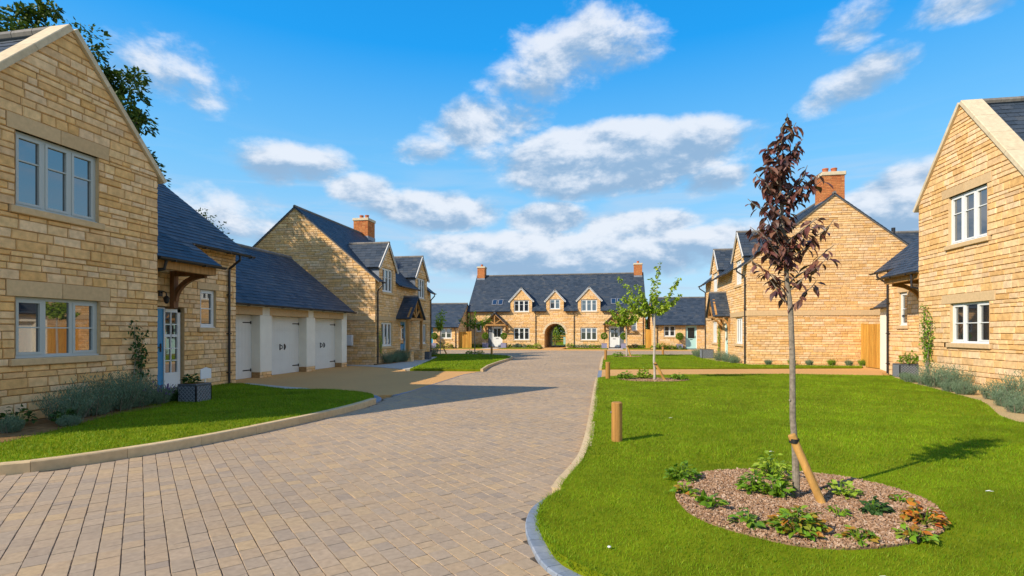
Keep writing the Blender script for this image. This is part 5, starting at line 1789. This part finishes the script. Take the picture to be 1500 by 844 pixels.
for i, (x, y, h, r, lab) in enumerate([(.6, 16.8, .22, .3, 'dark green clump at the left of the small bed by the path'), (1.15, 17.0, .34, .22, 'spiky yellow-green clump left of the lime tree trunk'),
                                       (2.2, 16.9, .2, .25, 'low clump at the right of the small bed by the path'), (.7, 32.4, .3, .4, 'low green clump beneath the young tree by the right porch'),
                                       (-8.3, 34.5, .28, .35, 'low dark clump at the foot of the dark-stemmed tree'), (-9.0, 34.7, .25, .3, 'small clump left of the dark-stemmed tree foot')]):
    leafy_plant(lab, x, y, h, r, 110, .12, LEAFMID if i != 1 else LEAFLIME, 240 + i, .11)

# ---- grey shrubs along the walls
for i, (x, y, h, r, lab) in enumerate([
        (-8.52, 6.35, .26, .17, 'small grey shrub at the bed edge nearest the left picture border'), (-8.22, 6.95, .16, .2, 'low silver cushion plant at the rim of the left bed'),
        (-8.75, 7.35, .62, .36, 'tall grey-green bush under the three-light window, first of the clump'), (-8.85, 7.9, .78, .40, 'tall grey-green bush under the three-light window, in the middle of the clump'),
        (-8.95, 8.5, .84, .38, 'tallest grey-green bush of the clump under the three-light window'), (-9.0, 8.95, .74, .32, 'grey-green bush at the door end of the window clump')]):
    grey_shrub(lab, x, y, h, r, 300 + i, .1)
grey_shrub('dark spiky bush with purple flowers below the climber near the blue door', -8.95, 9.4, .42, .3, 310, .1, True)
grey_shrub('dark green bush beside the lead-coloured planter by the blue door', -9.0, 9.85, .34, .26, 311, .1, m=LEAFDARK)
leafy_plant('dark leafy seedling at the front of the left bed', -8.42, 7.05, .3, .2, 90, .08, LEAFDARK, 312, .1)
leafy_plant('low dark plant close to the wall at the left border', -8.95, 6.75, .34, .26, 110, .09, LEAFDARK, 313, .1)
climber('sparse climber on the wall between the three-light window and the blue door', -9.27, 9.2, .1, 1.65, 'x', 1, 31, .22, LEAFDARK, 200, .45)
for i, (x, y, h, r, lab) in enumerate([
        (9.25, 18.6, .22, .18, 'small grey tuft in the right bed, first after the planter'), (9.0, 18.1, .22, .2, 'small grey tuft in the right bed, second after the planter'),
        (8.75, 17.3, .3, .26, 'grey bush at the foot of the sunlit gable corner'), (8.72, 16.55, .32, .28, 'grey bush right below the wall climber'),
        (8.62, 15.85, .78, .38, 'tall grey bush under the left end of the sunlit lower window'), (8.58, 15.05, .70, .40, 'tall grey bush under the middle of the sunlit lower window'),
        (8.36, 14.75, .3, .3, 'low blue-grey mound in front of the tall bushes'), (8.28, 14.15, .34, .3, 'low blue-grey mound right of the lower window sill'),
        (8.30, 13.2, .42, .32, 'grey bush at the right of the sunlit wall, left of the last tall one'), (8.35, 12.5, .75, .42, 'tall grey bush cut by the right picture border'),
        (7.75, 12.0, .36, .28, 'low blue-grey mound on the pointed end of the right bed'), (7.35, 11.1, .3, .25, 'small grey mound at the right picture border')]):
    grey_shrub(lab, x, y, h, r, 330 + i, .095)
climber('climber in full leaf on the sunlit gable beside its lower window', 8.98, 16.85, .3, 2.0, 'x', -1, 35, .26, LEAFMID, 420, .25)
for i, (x, lab) in enumerate([(7.15, 'small grey tuft under the broad gable, leftmost of its row'), (8.15, 'green tuft under the broad gable, second of its row'), (8.85, 'small green tuft under the broad gable, third of its row'),
                              (9.75, 'grey tuft under the broad gable, fourth of its row'), (10.45, 'rounded tuft under the broad gable, fifth of its row'), (11.0, 'small tuft under the broad gable next to the timber gate')]):
    grey_shrub(lab, x, 25.5, .26 + .04 * (i % 2), .18, 350 + i, .1, m=LEAFMID if i % 2 else LAVENDER, group='tufts along the broad gable')
for i, (x, y, h, r, lab) in enumerate([(5.95, 27.6, .45, .5, 'grey bush under the ground window of the house behind the purple tree'), (5.8, 28.7, .6, .5, 'tall grey bush beside the mint door'),
                                       (6.0, 26.7, .3, .35, 'low grey bush near the corner downpipe'), (5.5, 32.6, .6, .5, 'grey bush beyond the mint door porch'), (5.6, 34.2, .5, .6, 'grey bush at the far end of the right dormer house')]):
    grey_shrub(lab, x, y, h, r, 360 + i, .1)
for i, (x, y, h, r, lab) in enumerate([(-10.45, 24.5, .6, .34, 'grey bush next to the corner downpipe of the left dormer house'), (-10.4, 25.2, .6, .36, 'grey bush under the ground window of the left dormer house'),
                                       (-10.45, 25.85, .66, .32, 'dark grey bush left of the porch wall'), (-10.3, 26.1, .75, .3, 'tall grey bush against the porch wall'), (-11.2, 33.2, .8, .7, 'large grey bush past the far end of the left dormer house')]):
    grey_shrub(lab, x, y, h, r, 370 + i, .06)
climber('small climber beside the first ground window of the left dormer house', -10.73, 24.15, .3, 1.5, 'x', 1, 38, .16, LEAFLIME, 160, .2)
climber('leafy climber beside the mint door of the right dormer house', 6.30, 31.6, .2, 2.0, 'x', -1, 39, .3, LEAFLIME, 400, .1)

# ---- low plants before the cottage pair
spots = [(-13.0, .35, LEAFMID), (-12.3, .3, LEAFLIME), (-11.75, .3, LEAFMID), (-9.4, .3, LEAFMID), (-8.7, .35, LAVENDER), (-8.0, .35, LAVENDER), (-7.3, .32, LEAFMID), (-6.6, .45, LEAFLIME),
         (-3.4, .5, LEAFMID), (-2.7, .36, LAVENDER), (-2.0, .36, LAVENDER), (-1.3, .36, LEAFMID), (-.6, .34, LEAFMID), (1.9, .34, LEAFMID), (2.6, .34, LEAFDARK), (3.3, .36, LEAFMID),
         (4.3, .6, LEAFLIME), (4.9, .6, LEAFMIX), (5.5, .45, LEAFMID), (6.2, .4, LEAFMID), (-14.6, .45, LEAFMIX), (-15.5, .5, LEAFMIX)]
refs = ['at the left corner downpipe', 'under the small left window', 'left of the left porch path', 'right of the left porch path', 'left under the left ground window', 'right under the left ground window', 'at the downpipe left of the arch', 'as a rounded bush left of the arch',
        'as a rounded bush right of the arch', 'at the downpipe right of the arch', 'left under the right ground window', 'right under the right ground window', 'left of the right porch path', 'right of the right porch path', 'under the small right window', 'at the right corner downpipe',
        'yellow-green at the corner of the mint-door cottage', 'rusty at the mint-door cottage window', 'green under the mint-door cottage window', 'green left of the mint cottage door', 'rusty under the left cottage window', 'rusty at the middle of the left cottage wall']
for i, ((x, h, m), rf_) in enumerate(zip(spots, refs)):
    y = 51.4 if -14 < x < 4 else 48.5
    leafy_plant(('grey' if m is LAVENDER else 'low') + ' planting ' + rf_, x, y, h, .48, 170, .16, m, 400 + i, .07, 'shrub', 'low planting before the cottages', cat='shrub')

# ------------------------------------------------------------------ bollards, fences, planters, small things
def bollard(label, x, y, h=.53, r=.072):
    T = thing('wooden_bollard', label, 'bollard', (x, y, .09), 'wooden bollards along the lawn edge')
    b = B()
    b.tube([(x, y, 0.0), (x, y, .09 + h - .012), (x, y, .09 + h)], [r, r, r - .012], 20)
    b.build('post', POST, T)
    b = B()
    b.tube([(x - r + .004, y - .01, .09 + h * .74), (x - r - .012, y - .012, .09 + h * .74)], [.014, .014], 10)
    b.build('reflector', STEEL, T)
    return T


b0 = bollard('nearest wooden bollard, on the front lawn by the kerb', .14, 7.25)
dup(b0, (.05, 17.0, .09), .3, 'wooden bollard between the kerb and the small tree bed')
dup(b0, (-.03, 28.7, .09), .7, 'wooden bollard on the second lawn beyond the resin path')
dup(b0, (3.77, 37.2, .06), .2, 'wooden bollard in front of the mint-door cottage')
dup(b0, (-7.45, 34.4, .09), .5, 'dark wooden bollard on the left lawn before the left porch')


def gate(label, frx, a0, a1, h, z=.02):
    """close boards on rails: upright boards of two depths"""
    p = frx.p((a0 + a1) / 2, 0, z)
    T = thing('timber_gate', label, 'gate', p)
    b = B()
    k = max(3, round((a1 - a0) / .145)); w = (a1 - a0) / k
    for i in range(k): frx.box(b, a0 + i * w + .012, a0 + (i + 1) * w - .012, 0, .02, z + .04, z + h)
    for i in range(k - 1): frx.box(b, a0 + (i + 1) * w - .05, a0 + (i + 1) * w + .05, -.045, -.025, z + .04, z + h - .01)
    b.build('boards', FENCE, T)
    for zz in (.3, h - .35):
        b = B(); frx.box(b, a0, a1, -.025, 0, z + zz, z + zz + .09); b.build('rail', FENCE, T)
    for a in (a0 - .05, a1 + .05):
        b = B(); frx.box(b, a - .05, a + .05, -.08, .02, 0, z + h + .04); b.build('post', FENCE, T)
    return T


gate('orange timber gate between the broad gable and the white garage strip', Fr('x', 11.08, -1), 24.12, 25.7, 1.88)
gate('orange timber gate between the left bungalow and the long cottage pair', Fr('y', 50.4, -1), -13.8, -13.68 + .95, 1.75) if False else None
gate('orange timber gate at the left end of the long cottage pair', Fr('y', 49.3, -1), -13.78, -12.75, 1.6)
gate('brown timber gate at the right end of the long cottage pair', Fr('y', 51.0, -1), 3.72, 4.1, 1.8)


def planter(label, x, y, z, sx, sy, h, lattice=True, mm=ZINC, ml=ZINCL, group=None):
    T = thing('planter', label, 'planter', (x, y, z), group)
    b = B()
    b.box(x - sx / 2, x + sx / 2, y - sy / 2, y + sy / 2, z, z + h - .03)
    b.box(x - sx / 2 - .012, x + sx / 2 + .012, y - sy / 2 - .012, y + sy / 2 + .012, z + h - .035, z + h, 0, .006)
    b.build('tub', mm, T)
    if lattice:
        l = B()
        for fr_, a0, a1 in ((Fr('x', x + sx / 2, 1), y - sy / 2, y + sy / 2), (Fr('x', x - sx / 2, -1), y - sy / 2, y + sy / 2), (Fr('y', y - sy / 2, -1), x - sx / 2, x + sx / 2), (Fr('y', y + sy / 2, 1), x - sx / 2, x + sx / 2)):
            st = .085; Hh = h - .05
            k = int((a1 - a0 + Hh) / st) + 1
            for i in range(k):
                for sgn in (1, -1):
                    s = a0 - Hh + i * st
                    p0, p1 = (s, 0.01), (s + Hh, Hh)
                    if p0[0] < a0: p0 = (a0, .01 + a0 - s)
                    if p1[0] > a1: p1 = (a1, Hh - (s + Hh - a1))
                    if p1[0] - p0[0] < .02: continue
                    q0, q1 = (p0, p1) if sgn == 1 else ((a0 + a1 - p0[0], p0[1]), (a0 + a1 - p1[0], p1[1]))
                    l.bar(fr_.p(q0[0], .004, z + q0[1]), fr_.p(q1[0], .004, z + q1[1]), .010, .010, up=tuple(fr_.n()))
            for a in (a0, a1): fr_.box(l, a - .012, a + .012, -.01, .012, z, z + h - .03)
        l.build('lattice', ml, T)
    s = B(); s.box(x - sx / 2 + .02, x + sx / 2 - .02, y - sy / 2 + .02, y + sy / 2 - .02, z + h - .02, z + h + .006)
    s.build('soil', SOIL, T)
    return T


planter('square lead-coloured lattice planter beside the blue door', -8.62, 9.98, .09, .42, .42, .38)
leafy_plant('dark bushy plant growing in the planter by the blue door', -8.66, 9.92, .22, .17, 110, .085, LEAFDARK, 501, .47)
T = thing('sign_board', 'small blank white sign with a gabled top standing in the planter by the blue door', 'sign', (-8.5, 10.06, .46))
b = B()
fr_ = Fr('x', -8.48, 1)
bd = [(9.98, .56), (10.28, .56), (10.28, .76), (10.13, .80), (9.98, .76)]
prism(b, 'x', bd, -8.49, -8.47); b.build('board', PLASTIC, T)
b = B(); b.box(-8.505, -8.49, 10.12, 10.14, .47, .74); b.build('stick', WHITE, T)
planter('long lattice planter with a green bush by the sunlit house entrance', 9.75, 19.35, .09, .8, .42, .44)
leafy_plant('green leafy bush growing in the planter by the sunlit house', 9.75, 19.35, .40, .38, 260, .10, LEAFMID, 502, .53)
planter('blue-grey lattice planter beneath the climber by the mint porch', 5.6, 31.6, .1, .6, .7, .5)
planter('small dark planter on the slab path by the left porch', -9.9, 28.7, .04, .32, .32, .42, False, ZINC)


def topiary(label, x, y, z, stem, r, seed):
    g = np.random.default_rng(seed)
    T = thing('topiary_ball', label, 'topiary', (x, y, z), 'topiary balls beside the cottage doors')
    b = B(); b.tube([(x, y, z - .05), (x, y, z + stem)], [.018, .015], 8); b.build('trunk', BARK, T)
    n = 900
    u = unit(g.normal(0, 1, (n, 3))); P = np.array([x, y, z + stem + r * .7]) + u * (r * g.uniform(.75, 1.0, (n, 1)))
    leaf_mesh('foliage', P, u + g.normal(0, .6, (n, 3)), u + g.normal(0, .3, (n, 3)), g.uniform(.06, .1, n), g.uniform(.04, .06, n), LEAFMID, T)


for i, (x, y, nm) in enumerate([(-11.62, 50.75, 'left of the left white cottage door'), (-9.78, 50.75, 'right of the left white cottage door'), (-.18, 50.75, 'left of the right white cottage door'), (1.62, 50.75, 'right of the right white cottage door'),
                                (6.35, 48.6, 'beside the mint cottage door'), (-16.1, 48.6, 'beside the left bungalow door')]):
    planter('small lilac planter ' + nm, x, y, .05, .5, .5, .48, False, LILAC, group='planters beside the cottage doors')
    topiary('round clipped ball on a stem ' + nm, x, y, .54, .45, .30, 520 + i)

# beyond the arch: a rail fence across the meadow and a pale post box
T = thing('rail_fence', 'low wooden rail fence seen beyond the carriage arch', 'fence', (-4, 72, 0))
b = B()
for k in range(9): b.box(-10 + k * 1.6 - .05, -10 + k * 1.6 + .05, 71.95, 72.05, -.1, 1.15)
b.build('post', FENCE, T)
for zz in (.35, .7, 1.02):
    b = B(); b.box(-10, 3, 71.9, 71.94, zz, zz + .1); b.build('rail', FENCE, T)
T = thing('side_gate', 'pale blue-white garden gate standing at the far end of the arch passage', 'gate', (-5.0, 66, 0))
b = B()
for k in range(4): b.box(-5.2 + k * .13, -5.09 + k * .13, 66.0, 66.03, .08, 1.0 - .02 * (k % 2))
b.build('boards', MINT, T)
for zz in (.25, .8):
    b = B(); b.box(-5.2, -4.69, 66.03, 66.06, zz, zz + .08); b.build('rail', MINT, T)

# litter on the grass and paving
def pebble(label, x, y, z, r, m, seed, name='pebble'):
    g = random.Random(seed)
    b = B(); n = 9
    rings = []
    pts = []
    for i in range(6):
        t = math.pi * i / 5
        for k in range(n):
            q = 2 * math.pi * k / n
            f = r * (1 + g.uniform(-.12, .12))
            pts.append((x + f * 1.25 * math.sin(t) * math.cos(q), y + f * math.sin(t) * math.sin(q), z + r * .55 - f * .6 * math.cos(t)))
    b.faces(pts, [(i * n + k, i * n + (k + 1) % n, (i + 1) * n + (k + 1) % n, (i + 1) * n + k) for i in range(5) for k in range(n)])
    o = b.build(name, m, smooth=True)
    return tag(o, label, 'pebble')


pebble('yellow pebble lying on the blue setts at the front', -.30, 3.56, .036, .016, PEBBLE, 1)
pebble('small white stone in the grass right of the blue setts', .02, 3.62, .11, .011, FEATHER, 2)
for i, (x, y, lab) in enumerate([(1.55, 3.42, 'white feather in the grass below the bark bed'), (1.9, 5.9 + .9, 'pale feather in the grass behind the leaning stake'), (3.35, 5.45, 'white feather in the grass right of the bark bed'), (1.02, 9.2, 'pair of white flecks in the grass right of the near bollard')]):
    leaf = leaf_mesh('feather', np.array([[x, y, .125], [x + .03, y + .012, .125]]), np.array([[1, .3, .1], [.8, -.5, .1]]), np.array([[0, 0, 1.], [0, 0, 1.]]), np.array([.06, .045]), np.array([.018, .015]), FEATHER, off=Vector((0, 0, 0)))
    tag(leaf, lab, 'feather')
for i, (x, y, z, lab) in enumerate([(-.49, 4.72, .04, 'red-brown dry leaf on the setts near the kerb end'), (-.5, 4.2, .04, 'dark red leaf at the inner edge of the setts'), (-.42, 6.25, .012, 'brown leaf on the paving by the pale kerb')]):
    lf = leaf_mesh('fallen_leaf', np.array([[x, y, z]]), np.array([[1, .2 * i, .15]]), np.array([[.2, 0, 1.]]), np.array([.05]), np.array([.03]), DRYLEAF, off=Vector((0, 0, 0)), curl=.4)
    tag(lf, lab, 'fallen leaf')
